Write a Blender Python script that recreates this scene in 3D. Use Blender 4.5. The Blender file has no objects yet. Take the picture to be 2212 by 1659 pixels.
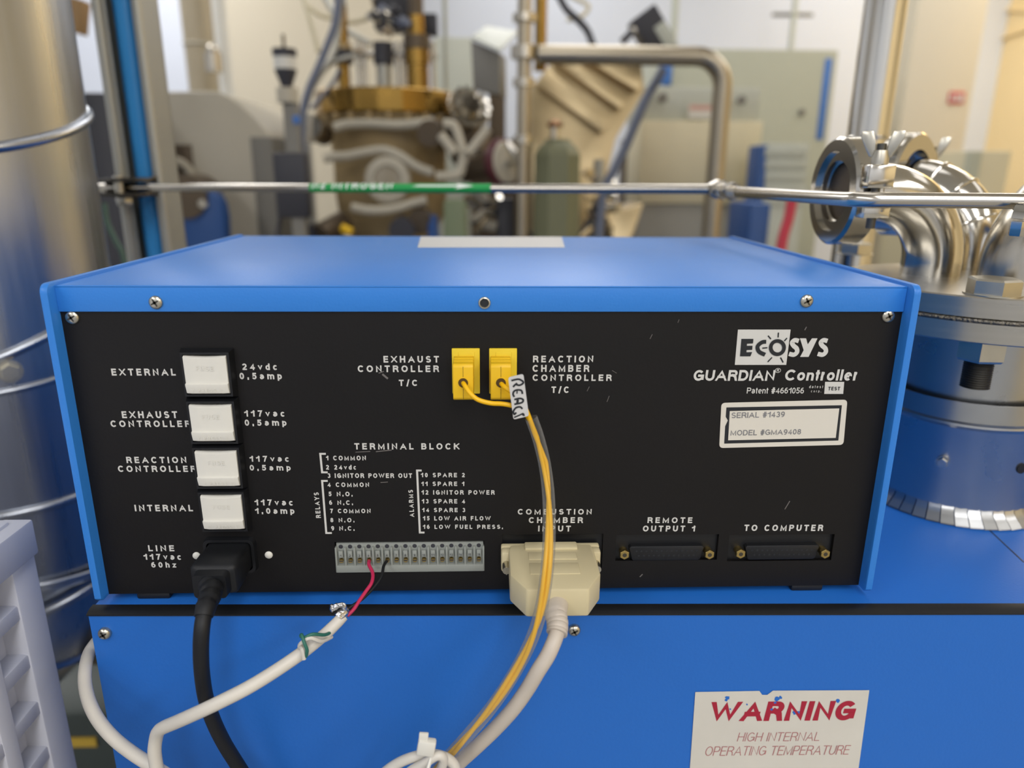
import bpy, bmesh, math, random
import numpy as np
from mathutils import Vector as V, Matrix
random.seed(7)
S = bpy.context.scene
COL = S.collection
PI = math.pi

# ------------------------------------------------------------------ camera
F_PX, CX, CY = 1556.68, 1106.0, 829.5
CAM = V((-0.0002, -0.3417, 0.2209))
CR = V((0.99948376, -0.03154398, 0.00609868))
CU = V((0.00304858, 0.28208204, 0.95938544))
CF = V((0.03198317, 0.95887158, -0.28203258))
cd = bpy.data.cameras.new('camera')
cd.sensor_fit = 'HORIZONTAL'; cd.sensor_width = 36.0; cd.lens = F_PX / 2212 * 36.0
cd.clip_start = 0.01; cd.clip_end = 50
cd.dof.use_dof = True; cd.dof.focus_distance = 0.375; cd.dof.aperture_fstop = 5.0
cam = bpy.data.objects.new('camera', cd); COL.objects.link(cam)
cam.matrix_world = Matrix(((CR.x, CU.x, -CF.x, CAM.x), (CR.y, CU.y, -CF.y, CAM.y), (CR.z, CU.z, -CF.z, CAM.z), (0, 0, 0, 1)))
S.camera = cam
S.view_settings.view_transform = 'Standard'; S.view_settings.look = 'None'
S.view_settings.gamma = 1.0; S.view_settings.use_curve_mapping = False
S.view_settings.exposure = 0.0

# ------------------------------------------------------------------ light
W = bpy.data.worlds.new('room_ambient'); S.world = W; W.use_nodes = True
W.node_tree.nodes['Background'].inputs[0].default_value = (0.9, 0.93, 1.0, 1)
W.node_tree.nodes['Background'].inputs[1].default_value = 0.05
FLOOR, CEIL = -0.95, 1.85
def area(name, loc, sx, sy, power, col, target=None):
    l = bpy.data.lights.new(name, 'AREA'); l.shape = 'RECTANGLE'; l.size = sx; l.size_y = sy
    l.energy = power; l.color = col
    o = bpy.data.objects.new(name, l); COL.objects.link(o); o.location = loc
    if target is not None:
        o.rotation_euler = (V(target) - V(loc)).to_track_quat('-Z', 'Y').to_euler()
    return o
WHITE = (1.0, 0.99, 1.0)
for lx in (-1.9, 0.35, 2.2):
    for ly, sy_, pw_ in ((-3.9, .6, 20), (-2.7, .6, 20), (-1.5, .6, 18), (0.7, .6, 3), (2.3, 1.0, 16 if lx > -1 else 27), (3.7, 1.0, 15 if lx > -1 else 27)):
        area('ceiling_lamp', (lx, ly, CEIL - 0.03), sy_, 1.2, pw_, WHITE)
area('yellow_room_lamp', (3.0, 3.2, CEIL - 0.05), 0.5, 0.9, 24.0, (1.0, 0.88, 0.66), (3.3, 3.2, 0.2))

# ------------------------------------------------------------------ pixel helpers: a pixel and a distance or plane give a point
def ray(px, py): return CR * ((px - CX) / F_PX) - CU * ((py - CY) / F_PX) + CF
def at(px, py, d): return CAM + ray(px, py) * d
def PP(px, py, p, n):
    r = ray(px, py); return CAM + r * ((V(p) - CAM).dot(n) / r.dot(n))
def PY(px, py, y): return PP(px, py, (0, y, 0), V((0, 1, 0)))
def PZ(px, py, z): return PP(px, py, (0, 0, z), V((0, 0, 1)))
def PX(px, py, x): return PP(px, py, (x, 0, 0), V((1, 0, 0)))

# ------------------------------------------------------------------ materials
def lin(h):
    h = h.lstrip('#'); c = [int(h[i:i + 2], 16) / 255 for i in (0, 2, 4)]
    return tuple(x / 12.92 if x < .04045 else ((x + .055) / 1.055) ** 2.4 for x in c) + (1,)
def mat(name, col, rough=.5, metal=0., var=.06, scale=18., bump=0., bscale=120., stretch=None, rvar=.06, coat=0., trans=0., ior=1.45, spec=.5):
    m = bpy.data.materials.new(name); m.use_nodes = True
    nt = m.node_tree; b = nt.nodes['Principled BSDF']
    c = lin(col) if isinstance(col, str) else tuple(col) + (1,)
    b.inputs['Roughness'].default_value = rough; b.inputs['Metallic'].default_value = metal
    b.inputs['IOR'].default_value = ior; b.inputs['Specular IOR Level'].default_value = spec
    b.inputs['Coat Weight'].default_value = coat; b.inputs['Transmission Weight'].default_value = trans
    tc = nt.nodes.new('ShaderNodeTexCoord'); mp = nt.nodes.new('ShaderNodeMapping')
    nt.links.new(tc.outputs['Object'], mp.inputs[0])
    if stretch: mp.inputs['Scale'].default_value = stretch
    nz = nt.nodes.new('ShaderNodeTexNoise'); nz.inputs['Scale'].default_value = scale; nz.inputs['Detail'].default_value = 4
    nt.links.new(mp.outputs[0], nz.inputs[0])
    mx = nt.nodes.new('ShaderNodeMix'); mx.data_type = 'RGBA'
    mx.inputs[6].default_value = tuple(x * (1 - var) for x in c[:3]) + (1,)
    mx.inputs[7].default_value = tuple(min(1, x * (1 + var)) for x in c[:3]) + (1,)
    nt.links.new(nz.outputs[0], mx.inputs[0]); nt.links.new(mx.outputs[2], b.inputs['Base Color'])
    mr = nt.nodes.new('ShaderNodeMapRange'); mr.inputs[3].default_value = max(.02, rough - rvar); mr.inputs[4].default_value = min(1, rough + rvar)
    nt.links.new(nz.outputs[0], mr.inputs[0]); nt.links.new(mr.outputs[0], b.inputs['Roughness'])
    if bump:
        n2 = nt.nodes.new('ShaderNodeTexNoise'); n2.inputs['Scale'].default_value = bscale; n2.inputs['Detail'].default_value = 3
        nt.links.new(mp.outputs[0], n2.inputs[0])
        bp = nt.nodes.new('ShaderNodeBump'); bp.inputs['Strength'].default_value = bump; bp.inputs['Distance'].default_value = .002
        nt.links.new(n2.outputs[0], bp.inputs['Height']); nt.links.new(bp.outputs[0], b.inputs['Normal'])
    return m
M = {}
M['blue'] = mat('blue_enamel', '#307cd0', .38, var=.04, scale=9, bump=.05, bscale=700, rvar=.05, spec=.5)
M['blue2'] = mat('blue_cabinet_enamel', '#2066bd', .42, var=.06, scale=6, bump=.05, bscale=500)
M['black'] = mat('black_panel_paint', '#0e0c0c', .5, var=.25, scale=14, bump=.04, bscale=600, spec=.35)
M['blackplastic'] = mat('black_plastic', '#131417', .42, var=.2, scale=30)
M['rubber'] = mat('black_rubber', '#101216', .55, var=.25, scale=60)
M['print'] = mat('white_print_ink', '#c9c8c3', .6, var=.04, scale=90)
M['dimprint'] = mat('grey_print_ink', '#6b6764', .6)
M['darkink'] = mat('dark_print_ink', '#77777a', .6, var=.1, scale=200)
M['black_ink_shade'] = mat('black_ink_and_hole_shade', '#1c1f24', .5)
M['sticker'] = mat('white_sticker', '#d3cec2', .5, var=.03, scale=30)
M['greysticker'] = mat('grey_sticker', '#c6c5c3', .45, var=.03, scale=30)
M['white'] = mat('white_plastic', '#d8d6cd', .4, var=.03, scale=40)
M['cable'] = mat('white_cable_jacket', '#cfcac0', .42, var=.07, scale=60)
M['cable2'] = mat('beige_cable_jacket', '#c3b9ac', .42, var=.05, scale=60)
M['beige'] = mat('beige_plastic', '#cbbf9a', .42, var=.05, scale=50)
M['yellow'] = mat('yellow_plastic', '#e6b91c', .42, var=.08, scale=70)
M['yellow2'] = mat('pale_yellow_plastic', '#e2c52a', .4, var=.06, scale=60)
M['ywire'] = mat('yellow_wire', '#efb90f', .35, var=.08, scale=60)
M['clear'] = mat('clear_vinyl', '#eeeeea', .12, var=.02, trans=1., ior=1.2, rvar=.03)
M['red'] = mat('pink_red_wire', '#c02a55', .4)
M['green'] = mat('green_wire', '#2c6a5c', .45)
M['greenlabel'] = mat('green_label', '#1f9a4c', .4, var=.03)
M['foil'] = mat('foil', '#d8d8da', .2, 1., bump=.8, bscale=260)
M['steel'] = mat('stainless_steel', '#bdb6a8', .24, 1., var=.08, scale=6, stretch=(40, 40, 1), rvar=.08)
M['duct'] = mat('spiral_duct_steel', '#adb1b8', .30, 1., var=.10, scale=5, stretch=(30, 30, 1), rvar=.09, bump=.05, bscale=14)
M['chrome'] = mat('polished_steel', '#cfcbc2', .13, 1., var=.04, rvar=.04)
M['tubing'] = mat('bright_tubing', '#c9c3b8', .2, 1., var=.05, rvar=.05)
M['machined'] = mat('machined_flange_steel', '#b9b4a9', .3, 1., var=.07, scale=4, stretch=(1, 1, 90), rvar=.07)
M['galv'] = mat('galvanised_sheet', '#b2b3b3', .3, 1., var=.12, scale=22, bump=.12, bscale=30, rvar=.1)
M['bolt'] = mat('zinc_bolt', '#c3beb0', .3, 1., var=.08, scale=80)
M['darkbolt'] = mat('dark_threaded_steel', '#5f5d58', .4, 1.)
M['brasspin'] = mat('brass_nut', '#b79f63', .35, 1., var=.1, scale=200)
M['weld'] = mat('weld_bead', '#6b675f', .4, 1., bump=.9, bscale=420)
M['brass'] = mat('brass', '#93743a', .26, .95, var=.15, scale=8, rvar=.1)
M['bronze'] = mat('tarnished_bronze', '#a8926a', .5, .3, var=.2, scale=7)
M['brown'] = mat('brown_steel', '#5d5142', .45, .6, var=.2, scale=12)
M['hose'] = mat('grey_white_hose', '#b3ac9b', .6, var=.06)
M['greypaint'] = mat('grey_machine_paint', '#b4ad9c', .5, var=.04)
M['greypaint2'] = mat('dark_grey_machine_paint', '#75726a', .5, var=.04)
M['strut'] = mat('galvanised_strut', '#a9a89f', .42, .55, var=.07, scale=12)
M['clampsteel'] = mat('dark_clamp_steel', '#57534c', .35, .9, var=.2, scale=40)
M['bluehose'] = mat('blue_air_hose', '#2f8acb', .4, var=.04)
M['navy'] = mat('navy_machine_paint', '#1f4a86', .45, var=.05)
M['bluedoor'] = mat('blue_trim_paint', '#3c70b8', .45)
M['bluegrey'] = mat('blue_grey_hose', '#5b6274', .5)
M['olive'] = mat('olive_green_paint', '#717256', .5, var=.08)
M['sage'] = mat('sage_grey_paint', '#a9aa98', .5, var=.03)
M['cream'] = mat('cream_panel_paint', '#cdc3a4', .5, var=.03)
M['cabgrey'] = mat('grey_cabinet_paint', '#b1b3a7', .5, var=.03)
M['plinth'] = mat('dark_plinth', '#8b887e', .55)
M['tansteel'] = mat('warm_brushed_steel', '#c7b48e', .38, .8, var=.08, scale=4, stretch=(1, 40, 40))
M['railsteel'] = mat('dull_rail_steel', '#a59b88', .33, .95, var=.06)
M['ltgrey'] = mat('pale_grey_plastic', '#b5b8ac', .45, var=.03)
M['charcoal'] = mat('charcoal_plastic', '#34343a', .5, var=.15)
M['maroon'] = mat('maroon_rubber', '#4f1e28', .5)
M['redpaint'] = mat('red_paint', '#b3283c', .45)
M['redsign'] = mat('red_sign', '#c5453f', .5)
M['crate'] = mat('white_crate_plastic', '#c6c8d2', .42, var=.03, scale=20, bump=.03, bscale=300)
M['signwhite'] = mat('white_warning_vinyl', '#cbc7bd', .42, var=.07, scale=35)
M['signred'] = mat('red_warning_ink', '#a01c35', .5, var=.08, scale=120)
M['signpink'] = mat('faded_red_ink', '#a8696a', .55, var=.1, scale=160)
M['wall'] = mat('white_cleanroom_wall', '#cdd2dc', .55, var=.02, scale=3)
M['pillar'] = mat('beige_pillar_paint', '#d6ccb6', .55, var=.02, scale=3)
M['wallwarm'] = mat('yellow_cream_wall', '#f0d7a4', .55, var=.03, scale=3)
M['floor'] = mat('dark_grey_floor', '#8e8d88', .45, var=.12, scale=8)
M['ceil'] = mat('white_ceiling', '#e3e2dd', .6, var=.02)
M['tape'] = mat('yellow_floor_tape', '#c9a53a', .5)

m_ = bpy.data.materials.new('clear_vinyl_skin'); m_.use_nodes = True; nt_ = m_.node_tree; nt_.nodes.clear()
o_ = nt_.nodes.new('ShaderNodeOutputMaterial'); x_ = nt_.nodes.new('ShaderNodeMixShader'); t_ = nt_.nodes.new('ShaderNodeBsdfTransparent'); g_ = nt_.nodes.new('ShaderNodeBsdfPrincipled'); l_ = nt_.nodes.new('ShaderNodeLayerWeight')
t_.inputs[0].default_value = (.93, .92, .88, 1); g_.inputs['Base Color'].default_value = (.42, .43, .43, 1); g_.inputs['Roughness'].default_value = .12; l_.inputs[0].default_value = .32
nz_ = nt_.nodes.new('ShaderNodeMapRange'); nz_.inputs[3].default_value = .05; nz_.inputs[4].default_value = .75
nt_.links.new(l_.outputs['Facing'], nz_.inputs[0]); nt_.links.new(nz_.outputs[0], x_.inputs[0]); nt_.links.new(t_.outputs[0], x_.inputs[1]); nt_.links.new(g_.outputs[0], x_.inputs[2]); nt_.links.new(x_.outputs[0], o_.inputs[0])
M['clear'] = m_

# ------------------------------------------------------------------ mesh builder
def smooth(pts, n=8):
    P = [V(p) for p in pts]; out = []
    for i in range(len(P) - 1):
        a = P[i - 1] if i else P[0] * 2 - P[1]; b, c = P[i], P[i + 1]
        d = P[i + 2] if i + 2 < len(P) else P[-1] * 2 - P[-2]
        for k in range(n):
            t = k / n
            out.append(.5 * ((2 * b) + (c - a) * t + (2 * a - 5 * b + 4 * c - d) * t * t + (3 * b - a - 3 * c + d) * t ** 3))
    out.append(P[-1]); return out
def frame(ax, hint=None):
    z = V(ax).normalized(); h = V(hint) if hint is not None else (V((0, 0, 1)) if abs(z.z) < .9 else V((1, 0, 0)))
    x = (h - z * h.dot(z)).normalized(); return x, z.cross(x), z
WORLD = {}
class MB:
    def __init__(s): s.v, s.f, s.mi, s.cur = [], [], [], 0
    def add(s, vs, fs):
        o = len(s.v); s.v += [V(p) for p in vs]; s.f += [[o + i for i in f] for f in fs]; s.mi += [s.cur] * len(fs); return s
    def mat(s, i): s.cur = i; return s
    def box(s, lo, hi, bev=0., seg=2, rot=None, piv=None):
        lo, hi = V(lo), V(hi); lo, hi = V([min(a, b) for a, b in zip(lo, hi)]), V([max(a, b) for a, b in zip(lo, hi)])
        bm = bmesh.new(); bmesh.ops.create_cube(bm, size=1)
        c, d = (lo + hi) / 2, hi - lo
        for v in bm.verts: v.co = V((v.co.x * d.x, v.co.y * d.y, v.co.z * d.z)) + c
        if bev: bmesh.ops.bevel(bm, geom=list(bm.edges), offset=min(bev, min(d) * .49), segments=seg, affect='EDGES', profile=.5)
        s.bm(bm, rot, piv if piv is not None else c); return s
    def bm(s, bm, rot=None, piv=None):
        bm.verts.index_update(); vs = [v.co.copy() for v in bm.verts]
        if rot is not None: vs = [rot @ (v - piv) + piv for v in vs]
        s.add(vs, [[v.index for v in f.verts] for f in bm.faces]); bm.free()
    def prism(s, poly, vec, bev=0.):
        P = [V(p) for p in poly]; n = len(P); vec = V(vec)
        if bev:
            bm = bmesh.new(); a = [bm.verts.new(p) for p in P]; b = [bm.verts.new(p + vec) for p in P]
            bm.faces.new(a[::-1]); bm.faces.new(b)
            for i in range(n): bm.faces.new((a[i], a[(i + 1) % n], b[(i + 1) % n], b[i]))
            bmesh.ops.recalc_face_normals(bm, faces=list(bm.faces))
            bmesh.ops.bevel(bm, geom=list(bm.edges), offset=bev, segments=2, affect='EDGES', profile=.5)
            s.bm(bm); return s
        return s.add(P + [p + vec for p in P], [list(range(n))[::-1], list(range(n, 2 * n))] + [[i, (i + 1) % n, n + (i + 1) % n, n + i] for i in range(n)])
    def quad(s, *p): return s.add(p, [list(range(len(p)))])
    def tube(s, pts, r, n=12, caps=True, closed=False):
        P = [V(p) for p in pts]; k = len(P); R = r if isinstance(r, (list, tuple)) else [r] * k
        def tan(i):
            a = P[i - 1] if (i or closed) else P[0]; b = P[(i + 1) % k] if (i < k - 1 or closed) else P[-1]
            return (b - a).normalized()
        x, y, z = frame(tan(0)); vs, fs = [], []
        for i in range(k):
            t = tan(i); x = (x - t * x.dot(t)).normalized(); y = t.cross(x)
            vs += [P[i] + (x * math.cos(2 * PI * j / n) + y * math.sin(2 * PI * j / n)) * R[i] for j in range(n)]
        for i in range(k if closed else k - 1):
            q = (i + 1) % k
            fs += [[i * n + j, i * n + (j + 1) % n, q * n + (j + 1) % n, q * n + j] for j in range(n)]
        if caps and not closed: fs += [list(range(n))[::-1], list(range((k - 1) * n, k * n))]
        return s.add(vs, fs)
    def cyl(s, a, b, r, r2=None, n=24, caps=True): return s.tube([a, b], [r, r if r2 is None else r2], n, caps)
    def lathe(s, prof, o, ax, n=32, hint=None, arc=2 * PI, start=0., caps=True):
        x, y, z = frame(ax, hint); o = V(o); k = len(prof); full = arc > 6.28; m = n if full else n + 1
        vs = []
        for r, h in prof: vs += [o + z * h + (x * math.cos(start + arc * j / n) + y * math.sin(start + arc * j / n)) * r for j in range(m)]
        fs = []
        for i in range(k - 1):
            for j in range(n):
                a, b = j, (j + 1) % m
                fs.append([i * m + a, i * m + b, (i + 1) * m + b, (i + 1) * m + a])
        if full and caps:
            if prof[0][0] > 0: fs.append(list(range(m))[::-1])
            if prof[-1][0] > 0: fs.append(list(range((k - 1) * m, k * m)))
        return s.add(vs, fs)
    def ring(s, o, ax, r, t, n=40, m=10): # torus
        x, y, z = frame(ax); o = V(o)
        return s.tube([o + (x * math.cos(2 * PI * i / n) + y * math.sin(2 * PI * i / n)) * r for i in range(n)], t, m, closed=True)
    def hexa(s, a, b, r, rot=0.): # hex prism with chamfer
        a, b = V(a), V(b); x, y, z = frame(b - a); L = (b - a).length; vs = []
        for h, k in ((0, 1), (L * .88, 1), (L, .9)):
            vs += [a + z * h + (x * math.cos(rot + PI / 3 * j) + y * math.sin(rot + PI / 3 * j)) * r * k for j in range(6)]
        fs = [[0, 5, 4, 3, 2, 1], list(range(12, 18))]
        for i in (0, 6): fs += [[i + j, i + (j + 1) % 6, i + 6 + (j + 1) % 6, i + 6 + j] for j in range(6)]
        return s.add(vs, fs)
    def sphere(s, c, r, n=16, m=10, sc=(1, 1, 1)):
        c = V(c)
        return s.lathe([(max(1e-6, r * math.sin(PI * i / m)), -r * math.cos(PI * i / m)) for i in range(m + 1)], c, (0, 0, 1), n)
    def build(s, name, mats, parent=None, sharp=38, keep=False):
        mats = mats if isinstance(mats, (list, tuple)) else [mats]
        lo = V([min(v[i] for v in s.v) for i in range(3)]); hi = V([max(v[i] for v in s.v) for i in range(3)])
        c = V(((lo.x + hi.x) / 2, (lo.y + hi.y) / 2, lo.z)) if parent is None else (lo + hi) / 2
        me = bpy.data.meshes.new(name); me.from_pydata([v - c for v in s.v], [], s.f)
        for m_ in mats: me.materials.append(m_)
        me.polygons.foreach_set('material_index', s.mi)
        if not keep:
            bm = bmesh.new(); bm.from_mesh(me); bmesh.ops.recalc_face_normals(bm, faces=list(bm.faces)); bm.to_mesh(me); bm.free()
        me.polygons.foreach_set('use_smooth', [True] * len(me.polygons)); me.set_sharp_from_angle(angle=math.radians(sharp)); me.update()
        o = bpy.data.objects.new(name, me); COL.objects.link(o)
        base = WORLD[parent.name] if parent is not None else V((0, 0, 0))
        if parent is not None: o.parent = parent
        o.location = c - base; WORLD[o.name] = c
        return o
def thing(name, label, cat, loc, group=None):
    o = bpy.data.objects.new(name, None); o.empty_display_size = .02; COL.objects.link(o); o.location = loc; WORLD[o.name] = V(loc)
    return tag(o, label, cat, group)
def tag(o, label, cat, group=None):
    o['label'] = label; o['category'] = cat
    if group: o['group'] = group
    return o
def struct(name, mb, m, parent=None):
    o = mb.build(name, m, parent); o['kind'] = 'structure'; return o
def lab(o, label): o['label'] = label; return o

# ------------------------------------------------------------------ lettering: a plain grotesque drawn as centre lines
def _arc(cx, cy, rx, ry, a0, a1, n=14):
    return [(cx + rx * math.cos(math.radians(a0 + (a1 - a0) * k / n)), cy + ry * math.sin(math.radians(a0 + (a1 - a0) * k / n))) for k in range(n + 1)]
_O = _arc(.5, .5, .5, .5, 90, 450, 26)
_o = _arc(.5, .35, .5, .35, 90, 450, 22)
GL = {
 'A': (.84, [[(0, 0), (.5, 1), (1, 0)], [(.17, .32), (.83, .32)]]),
 'B': (.70, [[(0, 0), (0, 1), (.6, 1)] + _arc(.62, .77, .30, .23, 90, -90) + [(0, .54)], [(.6, .54)] + _arc(.66, .27, .34, .27, 90, -90) + [(0, 0)]]),
 'C': (.76, [_arc(.54, .5, .54, .5, 40, 320, 24)]),
 'D': (.74, [[(0, 0), (0, 1), (.45, 1)] + _arc(.45, .5, .55, .5, 90, -90, 18) + [(0, 0)]]),
 'E': (.63, [[(1, 0), (0, 0), (0, 1), (.97, 1)], [(0, .52), (.9, .52)]]),
 'F': (.60, [[(0, 0), (0, 1), (1, 1)], [(0, .50), (.86, .50)]]),
 'G': (.80, [_arc(.5, .5, .5, .5, 42, 345, 26), [(.55, .47), (.98, .47)], [(1, .47), (1, .12)]]),
 'H': (.72, [[(0, 0), (0, 1)], [(1, 0), (1, 1)], [(0, .52), (1, .52)]]),
 'I': (.0, [[(.5, 0), (.5, 1)]]),
 'K': (.74, [[(0, 0), (0, 1)], [(.95, 1), (.02, .38)], [(.32, .60), (1, 0)]]),
 'L': (.58, [[(0, 1), (0, 0), (1, 0)]]),
 'M': (.88, [[(0, 0), (0, 1), (.5, .05), (1, 1), (1, 0)]]),
 'N': (.73, [[(0, 0), (0, 1), (1, 0), (1, 1)]]),
 'O': (.82, [_O]),
 'P': (.68, [[(0, 0), (0, 1), (.6, 1)] + _arc(.65, .73, .35, .27, 90, -90) + [(0, .46)]]),
 'R': (.72, [[(0, 0), (0, 1), (.6, 1)] + _arc(.62, .75, .34, .25, 90, -90) + [(0, .5)], [(.55, .5), (.88, .34), (1, 0)]]),
 'S': (.68, [_arc(.5, .755, .46, .245, 25, 270, 16) + _arc(.5, .255, .5, .255, 90, -155, 16)]),
 'T': (.68, [[(0, 1), (1, 1)], [(.5, 1), (.5, 0)]]),
 'U': (.72, [[(0, 1), (0, .38)] + _arc(.5, .38, .5, .38, 180, 360) + [(1, .38), (1, 1)]]),
 'V': (.76, [[(0, 1), (.5, 0), (1, 1)]]),
 'W': (1.16, [[(0, 1), (.25, 0), (.5, .96), (.75, 0), (1, 1)]]),
 'X': (.76, [[(0, 0), (1, 1)], [(0, 1), (1, 0)]]),
 'Y': (.76, [[(0, 1), (.5, .44), (1, 1)], [(.5, .5), (.5, 0)]]),
 '0': (.58, [_O]), '1': (.44, [[(1, 0), (1, 1)], [(0, .72), (.55, .80), (1, .88)]]),
 '2': (.58, [_arc(.5, .70, .5, .30, 165, -25, 14) + [(.05, .06), (.05, 0), (1, 0)]]),
 '3': (.58, [_arc(.48, .75, .42, .25, 160, -90, 14), _arc(.48, .26, .5, .26, 90, -160, 14)]),
 '4': (.62, [[(.76, 0), (.76, 1), (0, .26), (1, .26)]]),
 '5': (.58, [[(.92, 1), (.18, 1), (.08, .52)] + _arc(.46, .32, .52, .32, 120, -155, 16)]),
 '6': (.58, [_arc(.5, .31, .5, .31, 0, 360, 20), _arc(.62, .42, .62, .58, 68, 190, 10)]),
 '7': (.56, [[(0, 1), (1, 1), (.55, .45), (.36, 0)]]),
 '8': (.58, [_arc(.5, .765, .42, .235, 0, 360, 18), _arc(.5, .265, .5, .265, 0, 360, 20)]),
 '9': (.58, [_arc(.5, .69, .5, .31, 0, 360, 20), _arc(.38, .58, .62, .58, -112, 10, 10)]),
 '.': (.0, [[(.5, -.1), (.5, .1)]]), '/': (.42, [[(0, -.05), (1, 1.05)]]),
 '#': (.62, [[(.22, 0), (.40, 1)], [(.62, 0), (.80, 1)], [(0, .66), (1, .66)], [(0, .32), (1, .32)]]),
 'a': (.54, [_arc(.45, .50, .43, .22, 165, 0, 10) + [(.90, .5), (.90, .1), (1, 0)], [(.88, .43), (.4, .38)] + _arc(.36, .19, .36, .19, 90, 270, 10) + [(.6, .03), (.9, .2)]]),
 'c': (.54, [_arc(.54, .35, .54, .36, 40, 320, 18)]), 'e': (.56, [[(0, .36), (1, .36)] + _arc(.5, .35, .5, .36, 0, 310, 20)]),
 'd': (.56, [_o, [(1, 0), (1, 1.02)]]), 'h': (.54, [[(0, 0), (0, 1.02)], [(0, .42)] + _arc(.5, .42, .5, .29, 180, 0, 10) + [(1, 0)]]),
 'l': (.0, [[(.5, 0), (.5, 1.02)]]), 'm': (.88, [[(0, 0), (0, .74)], [(0, .46)] + _arc(.25, .46, .25, .25, 180, 0, 8) + [(.5, 0)], [(.5, .46)] + _arc(.75, .46, .25, .25, 180, 0, 8) + [(1, 0)]]),
 'n': (.54, [[(0, 0), (0, .74)], [(0, .42)] + _arc(.5, .42, .5, .29, 180, 0, 10) + [(1, 0)]]), 'o': (.58, [_o]),
 'p': (.56, [_o, [(0, .74), (0, -.28)]]), 'r': (.34, [[(0, 0), (0, .74)], [(0, .38), (.2, .60), (.6, .70), (1, .70)]]),
 's': (.52, [_arc(.5, .53, .44, .18, 25, 270, 12) + _arc(.5, .175, .5, .18, 90, -155, 12)]),
 't': (.32, [[(.42, .95), (.42, .16), (.6, 0), (1, .0)], [(0, .71), (1, .71)]]), 'v': (.54, [[(0, .72), (.5, 0), (1, .72)]]),
 'z': (.50, [[(0, .71), (1, .71), (0, 0), (1, 0)]]),
 '®': (1.0, [_O, [(.34, .24), (.34, .78), (.6, .78), (.66, .64), (.58, .52), (.34, .52)], [(.5, .5), (.68, .24)]]),
}
def _strip(P, s, vs, fs, square=0., lim=None):
    P = [V((p[0], p[1], 0)) for p in P]; Q = [P[0]]
    for p in P[1:]:
        if (p - Q[-1]).length > 1e-4: Q.append(p)
    P = Q; n = len(P); closed = (P[0] - P[-1]).length < 1e-3
    if closed: P = P[:-1]; n -= 1
    elif square:
        for i, j in ((0, 1), (n - 1, n - 2)):
            d = P[i] - P[j]
            if d.length > square: P[i] = P[i] + d.normalized() * s / 2 * (1.0 if min(abs(d.x), abs(d.y)) < .02 else 1.4)
    E = []
    for i in range(n):
        a = P[i] - P[i - 1] if (i or closed) else P[1] - P[0]
        b = P[(i + 1) % n] - P[i] if (i < n - 1 or closed) else a
        a, b = a.normalized(), b.normalized(); na, nb = V((-a.y, a.x, 0)), V((-b.y, b.x, 0)); m = na + nb
        m = na if m.length < .25 else m.normalized(); k = min(1.9, 1 / max(.3, m.dot(na)))
        E.append((P[i] + m * (s / 2 * k), P[i] - m * (s / 2 * k)))
    for i in range(n if closed else n - 1):
        j = (i + 1) % n; o = len(vs); zo = V((0, 0, .000002 * (o % 240) / 4))
        vs += [V((p.x, p.y if lim is None else max(lim[0], min(lim[1], p.y)), 0)) + zo for p in (E[i][0], E[i][1], E[j][1], E[j][0])]; fs.append([o, o + 1, o + 2, o + 3])
def fit_text(body, wh, bold, maxgap=9.):   # wh: wanted width / cap height; returns verts with x in 0..1 and cap height 1, faces
    s = .14 + 2 * bold if bold >= 0 else .075
    wd = [(.30 if c == ' ' else max(GL[c][0], s)) for c in body]; n = len(body)
    gap = (wh - sum(wd)) / max(1, n - 1); sc = 1.
    gmin = .17 - s * .45
    if n == 1: sc = wh / wd[0]
    elif gap > maxgap: gap = maxgap; sc = wh / (sum(wd) + gap * (n - 1))
    elif gap < gmin: gap = gmin; sc = wh / (sum(wd) + gap * (n - 1))
    vs, fs, x = [], [], 0.
    for c, w in zip(body, wd):
        if c != ' ':
            for pl in GL[c][1]:
                ss = s if c != '®' else .1
                _strip([((x + ss / 2 + p[0] * (w - ss)) * sc, ss / 2 + p[1] * (1 - ss)) for p in pl], ss, vs, fs, .1, (0., .73) if c in 'vzn' else (0., 1.) if c.isupper() or c.isdigit() else (-.3, 1.05))
        x += w + gap
    return [V((v.x / wh, v.y, v.z)) for v in vs], fs
def caption(mb, body, x0, x1, yt, yb, plane, n, bold=.022, off=.0002, shear=0., yb1=None, vert=False, maxgap=9.):
    n = V(n)
    if vert:   # reads upward
        P0 = plane(x1, yb); P1 = plane(x1 + (yb1 or 0), yt); e = P1 - P0; up = n.cross(e).normalized()
        h = abs((plane(x0, yb) - P0).dot(up))
    else:
        P0 = plane(x0, yb); P1 = plane(x1, yb if yb1 is None else yb1); e = P1 - P0; up = n.cross(e).normalized()
        if up.z < 0: up = -up
        h = abs((plane(x0, yt) - P0).dot(up))
    if vert and up.x > 0: up = -up
    w = e.length; vs, fs = fit_text(body, w / h, bold, maxgap)
    mb.add([P0 + e * (v.x + shear * v.y * h / w) + up * (h * v.y) + n * (off + v.z) for v in vs], fs)
def stroke(mb, pts, w, off=.0002, n=V((0, -1, 0))):
    P = [V(p) for p in pts]; ax_ = (P[-1] - P[0]); u = V((1, 0, 0)); v = V((0, 0, 1))
    vs, fs = [], []
    _strip([(p.dot(u), p.dot(v)) for p in P], w, vs, fs)
    y = sum(p.y for p in P) / len(P)
    mb.add([V((q.x, y, q.y)) + n * (off + q.z) for q in vs], fs)
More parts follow.
